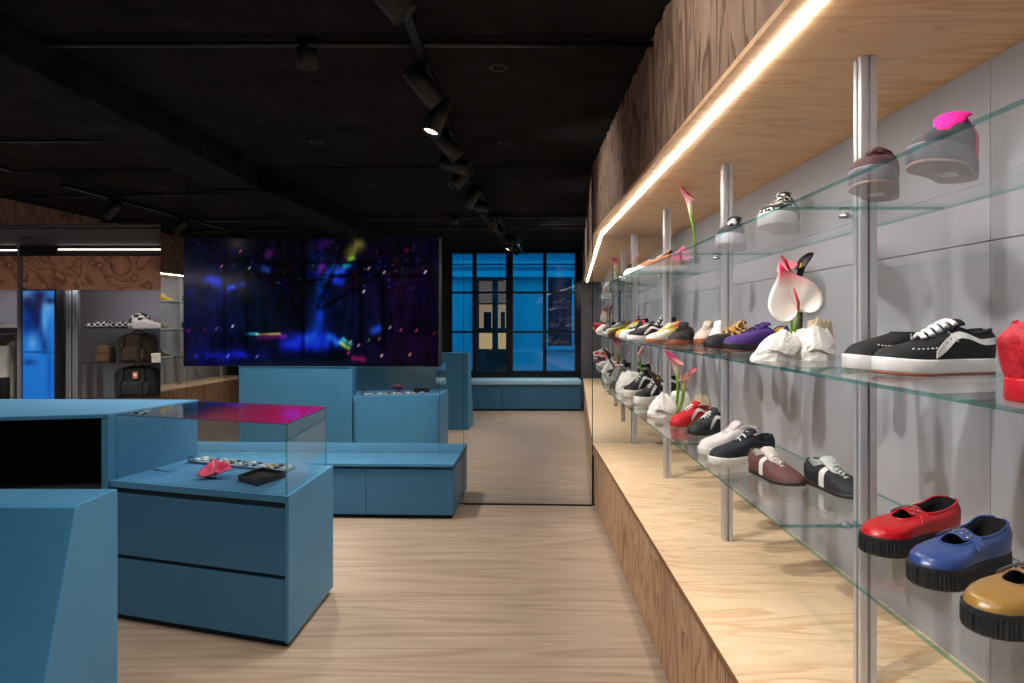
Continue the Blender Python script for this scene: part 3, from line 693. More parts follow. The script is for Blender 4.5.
for c0, c1 in [(479, 492.3), (498, 506)]:
    m = MB(); VB(m, c0, c1, 281, 303, FV + .24, .03, 0); VB(m, c0, c1, 304, 328, FV + .24, .03, 1); VB(m, c0, c1, 333, 349, FV + .24, .03, 2)
    VB(m, c0 + (c1-c0)*.35, c1 - 1, 312, 328, FV + .22, .02, 3)
    m.build('lit_pane', PN, t)
m = MB(); VB(m, 547.5, 600, 277, 346, FV + .22, .07, 0); m.build('dark_window', P('window_dark_blue', (18, 26, 52), .2), t)
m = MB()
for a in [(545, 548, 275, 349), (572, 574, 275, 347), (545, 600, 346, 350)]: VB(m, *a, FV + .18, .06)
m.build('window_surround', FACM, t)
wd = bpy.data.worlds.new('dusk'); S.world = wd; wd.use_nodes = True
bg = wd.node_tree.nodes['Background']; bg.inputs[0].default_value = (.001, .33, .62, 1); bg.inputs[1].default_value = 2.6
# ------------------------------------------------------------------ shoes
def interp(tab, x):
    for (x0, y0), (x1, y1) in zip(tab, tab[1:]):
        if x <= x1:
            k = (x - x0)/(x1 - x0) if x1 > x0 else 0; k = max(0, min(1, k)); k = k*k*(3 - 2*k)*.5 + k*.5
            return y0 + (y1 - y0)*k
    return tab[-1][1]
WT = [(0, 0), (.015, .34), (.05, .56), (.12, .72), (.25, .78), (.4, .76), (.55, .86), (.70, 1.0), (.80, .98), (.89, .82), (.95, .58), (.985, .32), (1, 0)]
WP = [(0, 0), (.015, .34), (.05, .56), (.12, .72), (.25, .76), (.4, .74), (.55, .84), (.68, .96), (.80, .82), (.89, .58), (.95, .38), (.985, .2), (1, 0)]
DEF = dict(L=.285, W=.102, hs=.028, hs_toe=None, spring=.006, r0=.035, r1=.60, wr=.029, slot=.010, heel=.062, side=.046, eye=.068, front=.045,
           sole=(235, 233, 228), out=None, upper=(20, 20, 24), lining=(40, 40, 44), tongue=True, tongue_col=None, tongue_up=.018, laces=5, lace=(238, 238, 236), lw=.0030,
           stripe=None, strap=None, rib=0, toecap=None, heelc=None, mid=None, collar=True, pointy=False, kt=.52, ks=.62, N=28, M=8, rough=.75, spots=0, foxing=None, bulge=.004,
           dots=None, sideband=None, coat=0, umat=None, opening_lace=None)
MATC = {}
def cm(col, rough=.7, coat=0, var=.06):
    if not isinstance(col, tuple): return col
    k = (col, rough, coat)
    if k not in MATC: MATC[k] = P('material_%02x%02x%02x_%d' % (*col, int(rough*100)), col, rough, var=var, vscale=60, coat=coat)
    return MATC[k]
class ShoeSurf:
    def __init__(s, p):
        s.p = p; s.tab = WP if p['pointy'] else WT
    def width(s, q): return interp(s.tab, q)*s.p['W']/2
    def bend(s, q): return .007*(q - .35)*abs(q - .35)*4*s.p.get('foot', 1)
    def soleh(s, q):
        p = s.p; ht = p['hs_toe'] if p['hs_toe'] is not None else p['hs']
        return p['hs'] + (ht - p['hs'])*min(1, max(0, (q - .2)/.6))
    def spring(s, q): return s.p['spring']*max(0, (q - .68)/.32)**2
    def outline(s, th, k=1.0, z=0.0):
        q = (1 - math.cos(th))/2; sg = 1 if th <= PI else -1
        L = s.p['L']; x = (q - .5)*L; 
        return Vector((x*(1 - (1 - k)*.35), s.bend(q) + sg*s.width(q)*k, z + s.spring(q)))
    def rim(s, th):
        p = s.p; q = (1 - math.cos(th))/2; sg = 1 if th <= PI else -1
        r0, r1 = p['r0'], p['r1']; e = 1/(r1 - r0)
        sr = r0 + (r1 - r0)*(1 - (1 - q)**e)
        t = (sr - r0)/(r1 - r0)
        c0, c1 = .34, .44
        k = min(1, max(0, (sr - c0)/(c1 - c0))); k = k*k*(3 - 2*k)
        hw = p['wr'] + (p['slot'] - p['wr'])*k
        hw *= max(0, 1 - abs(2*t - 1)**7)**.5
        z = s.soleh(q)*0 + s.soleh(sr) + interp([(r0, p['heel']), (r0 + .06, p['heel']*.97), (.24, p['side']), (.40, p['eye']), (r1, p['front'])], sr)
        return Vector(((sr - .5)*p['L'], s.bend(sr) + sg*hw, z + s.spring(sr)))
    def pt(s, th, v):
        p = s.p; q = (1 - math.cos(th))/2
        B = s.outline(th, .95, s.soleh(q) - .004); R = s.rim(th)
        h = v**1.8; w = min(1, max(0, (q - .55)/.25)); k = p['ks'] + (p['kt'] - p['ks'])*w
        f = k*(1 - math.exp(-h/.085)) + (1 - k)*h
        f /= k*(1 - math.exp(-1/.085)) + (1 - k)
        x = B + (R - B)*h; x.z = B.z + (R.z - B.z)*f
        sg = 1 if th <= PI else -1
        if 0 < q < 1:
            b = p['bulge']*math.sin(PI*min(1, v*1.05))*(1 - w*.5)
            x.y += sg*b
            if q < .12: x.x -= b*(1 - q/.12)
        return x
    def off(s, th, v, d):
        e = .02; a = s.pt(th + e, v) - s.pt(th - e, v); b = s.pt(th, min(1, v + .02)) - s.pt(th, max(0, v - .02))
        n = a.cross(b)
        if n.length < 1e-9: return s.pt(th, v)
        n.normalize()
        c = s.pt(th, v); ctr = Vector((c.x, 0, 0))
        if n.dot(c - ctr) < 0: n = -n
        return c + n*d
def TH_(q, side): t = math.acos(max(-1, min(1, 1 - 2*q))); return t if side > 0 else 2*PI - t
def ribbon(s, path, w, side, d=.0018, thick=True):
    """band on the upper through (q, v) points; w half width in v"""
    rows = []
    n = 14
    pts = []
    for i in range(n + 1):
        t = i/n*(len(path) - 1); k = min(int(t), len(path) - 2); f = t - k
        q = path[k][0] + (path[k+1][0] - path[k][0])*f; v = path[k][1] + (path[k+1][1] - path[k][1])*f
        ww = path[k][2] + (path[k+1][2] - path[k][2])*f if len(path[k]) > 2 else w
        rows.append([s.off(TH_(q, side), max(.02, v - ww), -.001), s.off(TH_(q, side), max(.02, v - ww), d), s.off(TH_(q, side), min(.98, v + ww), d), s.off(TH_(q, side), min(.98, v + ww), -.001)])
    return rows
def make_shoe(name, label, loc, yaw, group=None, **kw):
    p = dict(DEF); p.update(kw); s = ShoeSurf(p)
    t = thing(name, label, 'shoe', loc, yaw, group)
    N = p['N']*2; ths = [2*PI*i/N for i in range(N)]
    up = p['umat'] or cm(p['upper'], p['rough'], p['coat'])
    # sole
    n = p['rib']*2 if p['rib'] else N
    th2 = [2*PI*i/n for i in range(n)]
    def ring(k, z, off=0):
        out = []
        for i, th in enumerate(th2):
            kk = k
            v = s.outline(th, kk, z)
            if p['rib'] and off:
                q = (1 - math.cos(th))/2; c = Vector((0, s.bend(q), v.z)); dd = Vector((v.x*.35, v.y - c.y, 0))
                if dd.length > 1e-5: v = v + dd.normalized()*(off if i % 2 else 0)
            out.append(v)
        return out
    def zt(k, dz):
        out = []
        for th in th2:
            q = (1 - math.cos(th))/2; out.append(s.outline(th, k, s.soleh(q) + dz))
        return out
    o0 = .006 if p['out'] else 0
    if p['rib']:
        zs = lambda f: [s.outline(th, 1, s.soleh((1 - math.cos(th))/2)*f) for th in th2]
        def rr(f, k, off):
            out = []
            for i, th in enumerate(th2):
                q = (1 - math.cos(th))/2; v = s.outline(th, k, s.soleh(q)*f)
                d = Vector((v.x*.4, v.y - s.bend(q), 0))
                if d.length > 1e-5: v = v + d.normalized()*(off*(1 if i % 2 else -1))
                out.append(v)
            return out
        m = MB(); m.loft([rr(0, .97, 0), rr(.06, 1.0, .0), rr(.1, 1.0, .0011), rr(.78, 1.0, .0011), rr(.82, 1.005, 0), rr(.98, 1.005, 0), rr(1, .97, 0)], 0, False)
        so = m.build('sole', cm(p['sole'], .55), t, world=False)
    else:
        m = MB(); m.loft([ring(.97, o0), ring(1.0, o0 + .002), zt(1.0, -.003), zt(.985, 0), zt(.93, 0)], 0, True)
        so = m.build('sole', cm(p['sole'], .55), t, world=False)
        if p['out']:
            m = MB(); m.loft([ring(.955, 0), ring(.985, .001), ring(.99, o0)], 0, True); m.build('outsole', cm(p['out'], .6), so, world=False)
        if p['foxing']:
            m = MB(); lo = []
            for th in ths: q = (1 - math.cos(th))/2; lo.append(s.outline(th, 1.004, s.soleh(q)*.78))
            m.tube(lo, .0012, 6, closed=True); m.build('foxing_stripe', cm(p['foxing'], .6), so, world=False)
    # upper with lining
    M = p['M']; loops = [[s.pt(th, k/M) for th in ths] for k in range(M + 1)]
    mats = [up, cm(p['lining'], .9)]
    def sel(k, i):
        q = (1 - math.cos(ths[i] + PI/N))/2; v = (k + .5)/M
        if p['toecap'] and q > p['toecap'][1] - .10*v and v < .80 and q > .6: return 2
        if p['heelc'] and q < p['heelc'][1]: return 3
        if p['mid'] and p['mid'][1] < q < p['mid'][2]: return 4
        return 0
    for key in ('toecap', 'heelc', 'mid'):
        mats.append(cm(p[key][0], p['rough']) if p[key] else up)
    m = MB(); m.loft(loops, 0, True, False, False, mis=sel)
    inner = []
    for j, (k, dz) in enumerate([(.0, 0), (.12, -.004), (.10, -.02)]):
        l = []
        for th in ths:
            R = s.rim(th); q = R.x/p['L'] + .5; c = Vector((R.x, s.bend(q), R.z)); l.append(c + (R - c)*(1 - k) + Vector((.002*j if th < .3 or th > 5.98 else 0, 0, dz)))
        inner.append(l)
    bot = []
    for th in ths:
        R = s.rim(th); q = R.x/p['L'] + .5; bot.append(Vector((R.x*.98, s.bend(q) + (R.y - s.bend(q))*1.15, s.soleh(min(1, max(0, q))) + .006)))
    inner.append(bot)
    m.loft(inner, 1, True, False, True)
    m.build('upper', mats, t, world=False, recalc=False)
    if p['collar']:
        m = MB(); m.tube([s.rim(th) for th in ths[1:]], .0026, 6); m.build('collar_trim', cm(p['collar'], .8) if isinstance(p['collar'], tuple) else up, t, world=False)
    def rimq(sr, side):
        e = 1/(p['r1'] - p['r0']); tt = (sr - p['r0'])/(p['r1'] - p['r0']); q = 1 - (1 - tt)**(1/e) if tt < 1 else 1
        return s.rim(TH_(q, side))
    if p['tongue']:
        rows = []
        for i in range(9):
            f = i/8; sr = p['r1'] + .03 - f*(p['r1'] + .03 - .37)
            a = rimq(min(sr, p['r1'] - .001), 1); w = (.012 + .016*f)*p.get('tw', 1)
            zc = a.z - .004 + (p['tongue_up'] + .006)*f**2; x = (sr - .5)*p['L'] - .012*f*f
            row = [Vector((x, s.bend(sr) + w*g, zc + .006*(1 - g*g) - (.004 if abs(g) == 1 else 0))) for g in (-1, -.6, -.2, .2, .6, 1)]
            row += [r - Vector((.0, 0, .005)) for r in row[::-1]]
            rows.append(row)
        m = MB(); m.loft(rows, 0, True); m.build('tongue', cm(p['tongue_col'], .8) if p['tongue_col'] else up, t, world=False)
    if p['laces']:
        m = MB(); k = p['laces']
        for i in range(k):
            f = i/max(1, k - 1); s0 = p['r1'] - .02 - f*(p['r1'] - .02 - .40)
            for dq in ((-.008, .012) if p['lw'] < .004 else (0,)):
                a = rimq(s0, 1); b = rimq(max(.39, s0 + (dq if p['lw'] < .004 else -.012)), -1)
                ca = Vector((0, .007, -.003)); pts = []
                a = a + ca; b = b - Vector((0, .007, .003))
                for j in range(7):
                    g = j/6; q = a + (b - a)*g; q.z += .010*math.sin(PI*g) + .002 + p['lw']*.6; pts.append(q)
                m.tube(pts, p['lw'], 6, flat=.7)
        m.build('laces', cm(p['lace'], .8), t, world=False)
    if p['stripe']:
        m = MB()
        for side in (1, -1):
            rows = ribbon(s, [(.03, .44, .12), (.16, .48, .145), (.30, .64, .145), (.42, .60, .155), (.56, .36, .15), (.66, .18, .07)], .06, side)
            m.loft(rows, 0, False)
        m.build('side_stripe', cm(p['stripe'], .6), t, world=False)
    if p['sideband']:
        m = MB()
        for side in (1, -1):
            rows = []
            for i in range(12):
                v = .03 + .95*i/11; q = .44 - .02*math.sin(v*3) + (.05*v)
                rows.append([s.off(TH_(q - w_, side), v, d_) for w_, d_ in ((.055 - .02*v, -.001), (.055 - .02*v, .0016), (0, .002), (-.055 + .02*v, .0016), (-.055 + .02*v, -.001))])
            m.loft(rows, 0, False)
        m.build('side_panel', cm(p['sideband'][0], .7), t, world=False)
    if p['strap']:
        rows = []; sc = .50
        for dx in (-.058, .058):
            pass
        arc = []
        for i in range(17):
            g = i/16*2 - 1
            arc.append(g)
        cols = []
        for j, ds in enumerate((-.062, -.045, .045, .062)):
            col = []
            for g in arc:
                side = 1 if g > 0 else -1; sr = sc + ds
                R = rimq(sr, side); low = s.off(TH_(sr, side), .42, .0025)
                ag = abs(g)
                if ag > .62:
                    f = (ag - .62)/.38; q = R.lerp(low, f); v = 1 - .58*f; q = s.off(TH_(sr, side), v, .003)
                else:
                    q = Vector((R.x, s.bend(sr) + (R.y - s.bend(sr))*(g/.62 if g > 0 else -g/.62) , R.z + .003 + .012*(1 - (ag/.62)**2)))
                    if g < 0: q.y = s.bend(sr) - abs(q.y - s.bend(sr))
                    else: q.y = s.bend(sr) + abs(q.y - s.bend(sr))
                col.append(q)
            cols.append(col)
        loops = []
        for i in range(17):
            l = [cols[j][i] for j in range(4)]
            loops.append([l[0] + Vector((0, 0, -.002)), l[0], l[1], l[2], l[3], l[3] + Vector((0, 0, -.002)), l[2] + Vector((0, 0, -.003)), l[1] + Vector((0, 0, -.003))])
        m = MB(); m.loft(loops, 0, True)
        st = m.build('strap', cm(p['strap'], p['rough'], p['coat']), t, world=False)
        m = MB()
        for gi in (4, 6, 8, 10, 12):
            for j in ((1, .25), (1, .75)):
                c = cols[1][gi].lerp(cols[2][gi], j[1]); nx = (cols[1][gi+1] - cols[1][gi-1]).cross(cols[2][gi] - cols[1][gi]).normalized()
                if nx.z < 0: nx = -nx
                m.lathe([(.0018, 0), (.0036, .0), (.0036, .0012), (.0018, .0012)], c + nx*.0006, 10, axis=nx)
        m.build('eyelets', STEEL if p.get('eyelet', 1) else BLACKM, st, world=False)
        m = MB(); gi = 2 if p.get('foot', 1) > 0 else 14
        c = cols[1][gi].lerp(cols[2][gi], .5)
        a, b = cols[1][gi], cols[2][gi]; up_ = (cols[1][gi+1] - cols[1][gi-1]).normalized(); e = (b - a).normalized(); nn = e.cross(up_).normalized()
        if nn.dot(c - Vector((c.x, 0, .03))) < 0: nn = -nn
        q = [c + e*x + up_*y + nn*.003 for x, y in ((-.016, -.009), (.016, -.009), (.016, .009), (-.016, .009))]
        m.tube(q, .0016, 6, closed=True, smooth=False); m.tube([c - e*.015 + nn*.004, c + up_*.0 + e*.014 + nn*.004], .001, 6)
        m.build('buckle', STEEL, st, world=False)
    if p.get('sticker'):
        m = MB(); m.box(-.03, .02, -.016, .016, -.0002, .0002); m.build('size_sticker', cm((226, 222, 216), .6), so, world=False)
    if p['dots']:
        col, kind = p['dots']
        if kind == 'stud':
            lst = [(.80 - .0*i, .5) for i in range(1)]
            for side in (1, -1):
                for i in range(7): lst = (.62 + .04*i, .12 + .02*i); m = MB(); m.lathe([(0, -.001), (.0025, 0), (.0022, .0014), (0, .0022)], s.off(TH_(lst[0] if lst[0] < .99 else .99, side), .30 + .02*i, .0), 8); m.build('stud', cm(col, .4), t, world=False)
                for i in range(6): m = MB(); m.lathe([(0, -.001), (.0025, 0), (.0022, .0014), (0, .0022)], s.off(TH_(.44 + .012*i, side), .35 + .11*i, .0), 8); m.build('stud', cm(col, .4), t, world=False)
    return t
SH = {k: z + .0003 for k, z in zip('LMT', SHZ)}
R_ = math.radians
def shoe(lv, x, y, deg, label, name='shoe', group=None, **kw):
    return make_shoe(name, label, (x, y, SH[lv]), R_(deg), group, **kw)
MARY = dict(hs=.046, hs_toe=.042, rib=74, sole=(26, 26, 28), r0=.03, r1=.66, wr=.033, slot=.026, heel=.060, side=.044, eye=.040, front=.030, tongue=False, laces=0, rough=.3, coat=.25, lining=(22, 20, 22), kt=.62, L=.272, W=.108, spring=.004)
OLD = dict(hs=.030, sole=(240, 240, 240), out=(150, 84, 60), r1=.64, eye=.072, heel=.064, side=.052, front=.046, stripe=(232, 232, 230), foxing=None)
RUN = dict(hs=.016, hs_toe=.012, sole=(34, 26, 24), r1=.66, wr=.030, slot=.008, heel=.062, side=.044, eye=.062, front=.040, laces=6, W=.104, kt=.5, L=.275)
PLIM = dict(hs=.027, sole=(238, 236, 230), r1=.56, eye=.074, heel=.068, side=.052, front=.050, laces=3, lw=.0026, L=.30, W=.100)
G = 'sneakers on the right glass shelves'
# lowest shelf
shoe('L', .905, 1.585, 196, 'glossy red strap shoe with ribbed black sole beside the front post', 'strap_shoe', upper=(190, 16, 28), strap=(190, 16, 28), **MARY)
shoe('L', .905, 1.405, 202, 'blue leather strap shoe with ribbed black sole, between the red and tan ones', 'strap_shoe', upper=(44, 70, 132), strap=(58, 80, 140), **MARY)
shoe('L', .885, 1.195, 198, 'tan strap shoe with ribbed black sole at the lower right picture edge', 'strap_shoe', upper=(150, 112, 52), strap=(140, 104, 80), collar=(140, 104, 80), eyelet=0, heelc=((140, 104, 80), .42), **MARY)
shoe('L', .845, 2.765, 203, 'white canvas plimsoll half behind the navy one', 'canvas_shoe', upper=(226, 216, 216), lace=(236, 232, 230), lining=(190, 180, 178), **PLIM)
shoe('L', .835, 2.57, 200, 'navy canvas plimsoll with white sole and white laces', 'canvas_shoe', upper=(22, 26, 38), lining=(30, 34, 44), **PLIM)
RB = [(.40, .10, .06), (.42, .45, .10), (.44, .90, .08)]
shoe('L', .855, 2.285, -82, 'brown suede low sneaker with white side stripe, toe to the camera', 'low_sneaker', upper=(92, 54, 50), sideband=((214, 206, 200), RB), lace=(206, 196, 190), lining=(200, 196, 190), tongue_col=(196, 186, 178), heelc=((96, 58, 54), .2), **RUN)
shoe('L', .985, 2.12, -80, 'black suede low sneaker with white side stripe, right of the brown one', 'low_sneaker', upper=(20, 21, 26), sideband=((206, 206, 200), RB), lace=(170, 170, 168), lining=(190, 190, 186), tongue_col=(190, 190, 184), toecap=((26, 27, 32), .8), **RUN)
shoe('L', .875, 3.50, 215, 'red suede sneaker with white laces beside the white stones', 'sneaker', upper=(190, 22, 34), lace=(238, 234, 232), tongue_col=(200, 30, 40), **dict(OLD, hs=.024, sole=(180, 24, 34), out=None))
shoe('L', .895, 3.24, 218, 'charcoal sneaker with white stripe next to the red suede one', 'sneaker', upper=(44, 48, 50), toecap=((22, 24, 26), .72), **dict(OLD, hs=.022, sole=(22, 24, 26), out=None))
PLAT = dict(hs=.056, hs_toe=.048, sole=(226, 222, 216), out=None, heel=.10, eye=.105, side=.085, r1=.60, lace=(210, 210, 206), laces=5)
shoe('L', .86, 4.42, 205, 'black platform sneaker nearest the lilies on the lowest shelf', 'platform_sneaker', upper=(22, 22, 26), stripe=(224, 224, 222), **PLAT)
shoe('L', .98, 4.66, 205, 'black platform sneaker standing behind the nearest platform pair', 'platform_sneaker', upper=(26, 26, 30), stripe=(224, 224, 222), **PLAT)
shoe('L', .85, 4.86, 212, 'black platform sneaker third from the lilies, before the white lump', 'platform_sneaker', upper=(24, 24, 28), stripe=(224, 224, 222), **PLAT)
# middle shelf
shoe('M', .915, 1.50, 196, 'black suede sneaker with fat white laces and white wave stripe', 'sneaker', upper=(20, 20, 23), lw=.0076, dots=((230, 230, 230), 'stud'), foot=-1, **dict(OLD, laces=5, r1=.66, L=.30, hs=.036, eye=.070, front=.038, tongue_up=.012, lace=(250, 250, 250), sole=(244, 244, 244)))
shoe('M', .92, 1.685, 195, 'black studded slip-on shoe behind the fat-laced sneaker', 'slip_on_shoe', upper=(18, 18, 21), laces=0, tongue=False, r1=.48, wr=.030, slot=.026, eye=.056, heel=.058, side=.046, front=.056, hs=.034, sole=(232, 232, 234), dots=((225, 225, 225), 'stud'), L=.29, kt=.42)
PUF = dict(hs=.034, sole=(196, 16, 36), r1=.58, eye=.075, heel=.082, side=.075, front=.06, laces=3, lace=(160, 10, 30), bulge=.012, W=.12, lw=.005, L=.30)
shoe('M', .86, 1.02, 14, 'puffy bright red sneaker at the right picture edge', 'padded_sneaker', umat=P('puffy_red', (176, 14, 34), .6, bump=1.0, bscale=28, var=.1), lining=(30, 10, 14), tongue_col=(20, 16, 18), **PUF)
shoe('M', .935, 2.70, 194, 'purple suede sneaker with black sole and yellow heel lining', 'sneaker', upper=(72, 44, 120), lining=(206, 160, 40), lace=(40, 26, 70), laces=4, collar=(60, 38, 110), **dict(OLD, stripe=None, sole=(24, 24, 30), out=(120, 60, 50), L=.30, tongue_up=.012, heel=.07, side=.04))
shoe('M', .90, 2.875, 196, 'yellow leopard-print sneaker behind the purple one', 'sneaker', umat=SPOTTY('leopard_print', (40, 28, 20), (214, 164, 84), 90, .48), toecap=((28, 28, 32), .70), lace=(214, 170, 90), **dict(OLD, stripe=None, sole=(24, 24, 28), out=(120, 60, 50)))
shoe('M', .93, 3.17, 250, 'white sneaker standing just behind the third post on the middle shelf', 'sneaker', upper=(216, 212, 206), **dict(OLD, stripe=None, out=None))
shoe('M', .83, 3.50, 238, 'black sneaker with gum sole, toe to the camera', 'sneaker', upper=(28, 26, 30), lace=(30, 28, 30), laces=4, **dict(OLD, stripe=None, sole=(140, 76, 48), hs=.024, out=None, L=.29))
shoe('M', .965, 3.52, 240, 'beige sneaker behind the black gum-soled one', 'sneaker', upper=(206, 186, 170), lace=(220, 210, 200), **dict(OLD, stripe=None, sole=(150, 84, 54), out=None))
shoe('M', .84, 3.95, 212, 'pale yellow and white sneaker on the middle shelf', 'sneaker', upper=(232, 204, 128), toecap=((226, 218, 208), .7), mid=((236, 226, 200), .5, .7), lace=(240, 234, 222), **dict(OLD, stripe=None, sole=(176, 110, 70), out=None, hs=.018))
shoe('M', .97, 4.32, 205, 'orange sneaker with gum sole beside the fourth post', 'sneaker', upper=(196, 100, 40), **dict(OLD, stripe=(230, 220, 210), sole=(150, 84, 54), out=None))
shoe('M', .83, 4.46, 200, 'black sneaker with white sole right of the orange one', 'sneaker', upper=(26, 26, 32), **dict(OLD, out=None))
shoe('M', .96, 4.70, 200, 'black high-top sneaker on the middle shelf towards the mirror', 'high_top_sneaker', upper=(22, 22, 26), **dict(OLD, heel=.12, eye=.12, side=.11, out=None))
shoe('M', .83, 4.86, 206, 'black and white sneaker on the middle shelf, second from the mirror', 'sneaker', upper=(28, 28, 32), toecap=((220, 220, 216), .72), **dict(OLD, out=None))
shoe('M', .84, 5.12, 206, 'yellow sneaker on the middle shelf closest to the mirror', 'sneaker', upper=(206, 176, 40), **dict(OLD, stripe=None, sole=(214, 150, 120), out=None))
# top shelf, seen from below through the glass
THK = dict(hs=.044, hs_toe=.040, sole=(92, 92, 100), W=.102, L=.25, r1=.6)
shoe('T', .868, 1.385, 226, 'grey sneaker with hot pink tongue on the top shelf', 'sneaker', upper=(46, 44, 52), out=(150, 118, 112), tongue_col=(236, 10, 140), collar=(236, 10, 140), heelc=((236, 10, 140), .28), tongue_up=.012, tw=1.25, laces=0, foot=-1, lining=(200, 10, 120), sticker=1, **dict(THK, heel=.072, eye=.076, side=.06))
shoe('T', .835, 1.60, 232, 'dark maroon and grey sneaker on the top shelf beside the front post', 'sneaker', upper=(52, 18, 26), out=(150, 110, 100), collar=(60, 16, 24), lace=(60, 20, 28), tongue_col=(70, 16, 26), sticker=1, **dict(THK, eye=.06, tongue_up=.006))
shoe('T', .85, 2.22, 238, 'black shoe with white doodle print and white sole on the top shelf', 'sneaker', umat=SPOTTY('doodle_print', (222, 222, 218), (18, 18, 20), 70, .42), laces=0, tongue=True, **dict(OLD, hs=.038, stripe=None, out=None, sole=(232, 232, 236), W=.122))
shoe('T', .86, 2.75, 242, 'black and white panelled shoe on the top shelf in front of the third post', 'sneaker', upper=(20, 20, 24), mid=((226, 226, 226), .25, .42), toecap=((24, 24, 28), .7), **dict(OLD, hs=.040, out=None, stripe=(226, 226, 226), sole=(226, 226, 240), W=.115))
shoe('T', .85, 4.02, 150, 'tan leather shoe on the top shelf past the pink lily', 'sneaker', upper=(176, 116, 80), **dict(OLD, stripe=None, out=None))
shoe('T', .84, 4.62, 190, 'white shoe on the top shelf towards the mirror', 'sneaker', upper=(226, 226, 226), **dict(OLD, stripe=None, out=None))
shoe('T', .86, 5.02, 200, 'black shoe on the top shelf closest to the mirror', 'sneaker', upper=(28, 28, 30), **dict(OLD, stripe=None, out=None))
# window-end bay, seen only in the mirror
for i, (lv, x, y, c, lab) in enumerate([('L', .86, .2, (190, 30, 40), 'red shoe on the lowest shelf at the window end'), ('L', .86, -.15, (220, 216, 210), 'white shoe on the lowest shelf at the window end'),
                                         ('M', .86, .3, (26, 26, 30), 'black shoe on the middle shelf at the window end'), ('M', .86, -.1, (190, 40, 50), 'red shoe on the middle shelf at the window end')]):
    shoe(lv, x, y, 200, lab, 'sneaker', upper=c, N=18, M=5, **OLD)
# left wall shelves, seen only in the mirror
random.seed(11)
LC = [((206, 170, 40), 'yellow'), ((60, 62, 66), 'dark grey'), ((216, 200, 186), 'cream'), ((40, 42, 46), 'black'), ((120, 120, 120), 'grey'), ((150, 140, 110), 'khaki')]
bn = ['by the window', 'two steps from the window', 'half way along', 'just past half way', 'nearest the doorway']
for lv in 'LMT':
    for i, y in enumerate((.1, .55, 1.25, 1.65, 2.5)):
        c, cn = LC[(i*2 + 'LMT'.index(lv)) % 6]
        make_shoe('sneaker', f'{cn} sneaker on the {dict(L="lowest", M="middle", T="top")[lv]} left wall shelf, {bn[i]}', (LX - .30, y, SH[lv]), R_(-20 + 8*i), 'sneakers on the left wall shelves', upper=c, N=16, M=5, **dict(OLD, stripe=None, heel=.09, eye=.09))
# checkered shoes in the side room
CHK = CHECK('checkerboard_cloth', (18, 18, 20), (224, 224, 220), 36)
CH = dict(OLD, stripe=None, out=None)
zc = 1.3855
make_shoe('checkered_slip_on', 'black and white checkered slip-on on the side room shelf, left one', (px(102, 7.3), 7.23, zc), R_(190), 'checkered shoes', umat=CHK, laces=0, tongue=False, hs=.022, sole=(30, 30, 32), r1=.48, slot=.026, eye=.056, L=.27)
make_shoe('checkered_slip_on', 'black and white checkered slip-on lying right of its pair', (px(114, 7.3), 7.40, zc), R_(195), 'checkered shoes', umat=CHK, laces=0, tongue=False, hs=.022, sole=(30, 30, 32), r1=.48, slot=.026, eye=.056, L=.27)
make_shoe('white_sneaker', 'white sneaker beside the checkered hat in the side room', (px(150, 7.3), 7.26, zc), R_(20), 'checkered shoes', upper=(226, 222, 216), **CH)
# checkered cap, rucksacks
t = thing('checkered_hat', 'checkered rounded hat on the side room shelf above the brown rucksack', 'hat', (px(141, 7.36), 7.40, zc))
m = MB(); m.lathe([(.125, 0), (.128, .03), (.118, .09), (.085, .14), (.04, .165), (0, .17)], (px(141, 7.4), 7.40, zc), 24); m.build('crown', CHECK('checker_cap', (18, 18, 20), (224, 224, 220), 17), t)
m = MB(); m.lathe([(0, .168), (.012, .168), (.012, .176), (0, .18)], (px(141, 7.4), 7.40, zc), 10); m.build('button', BLACK, t)
def roundbox(m, x0, x1, y0, y1, z0, z1, r=.04, taper=.9, mi=0):
    loops = []
    for k in range(11):
        f = k/10; z = z0 + (z1 - z0)*f
        s = 1 - .10*(1 - f)**6 - (1 - taper)*f - .55*max(0, (f - .72)/.28)**3
        l = []
        cx, cy = (x0 + x1)/2, (y0 + y1)/2; hx, hy = (x1 - x0)/2*s, (y1 - y0)/2*s
        for i in range(28):
            a = 2*PI*i/28; c, q = math.cos(a), math.sin(a)
            l.append((cx + hx*math.copysign(abs(c)**.45, c), cy + hy*math.copysign(abs(q)**.45, q), z))
        loops.append(l)
    m.loft(loops, mi, True)
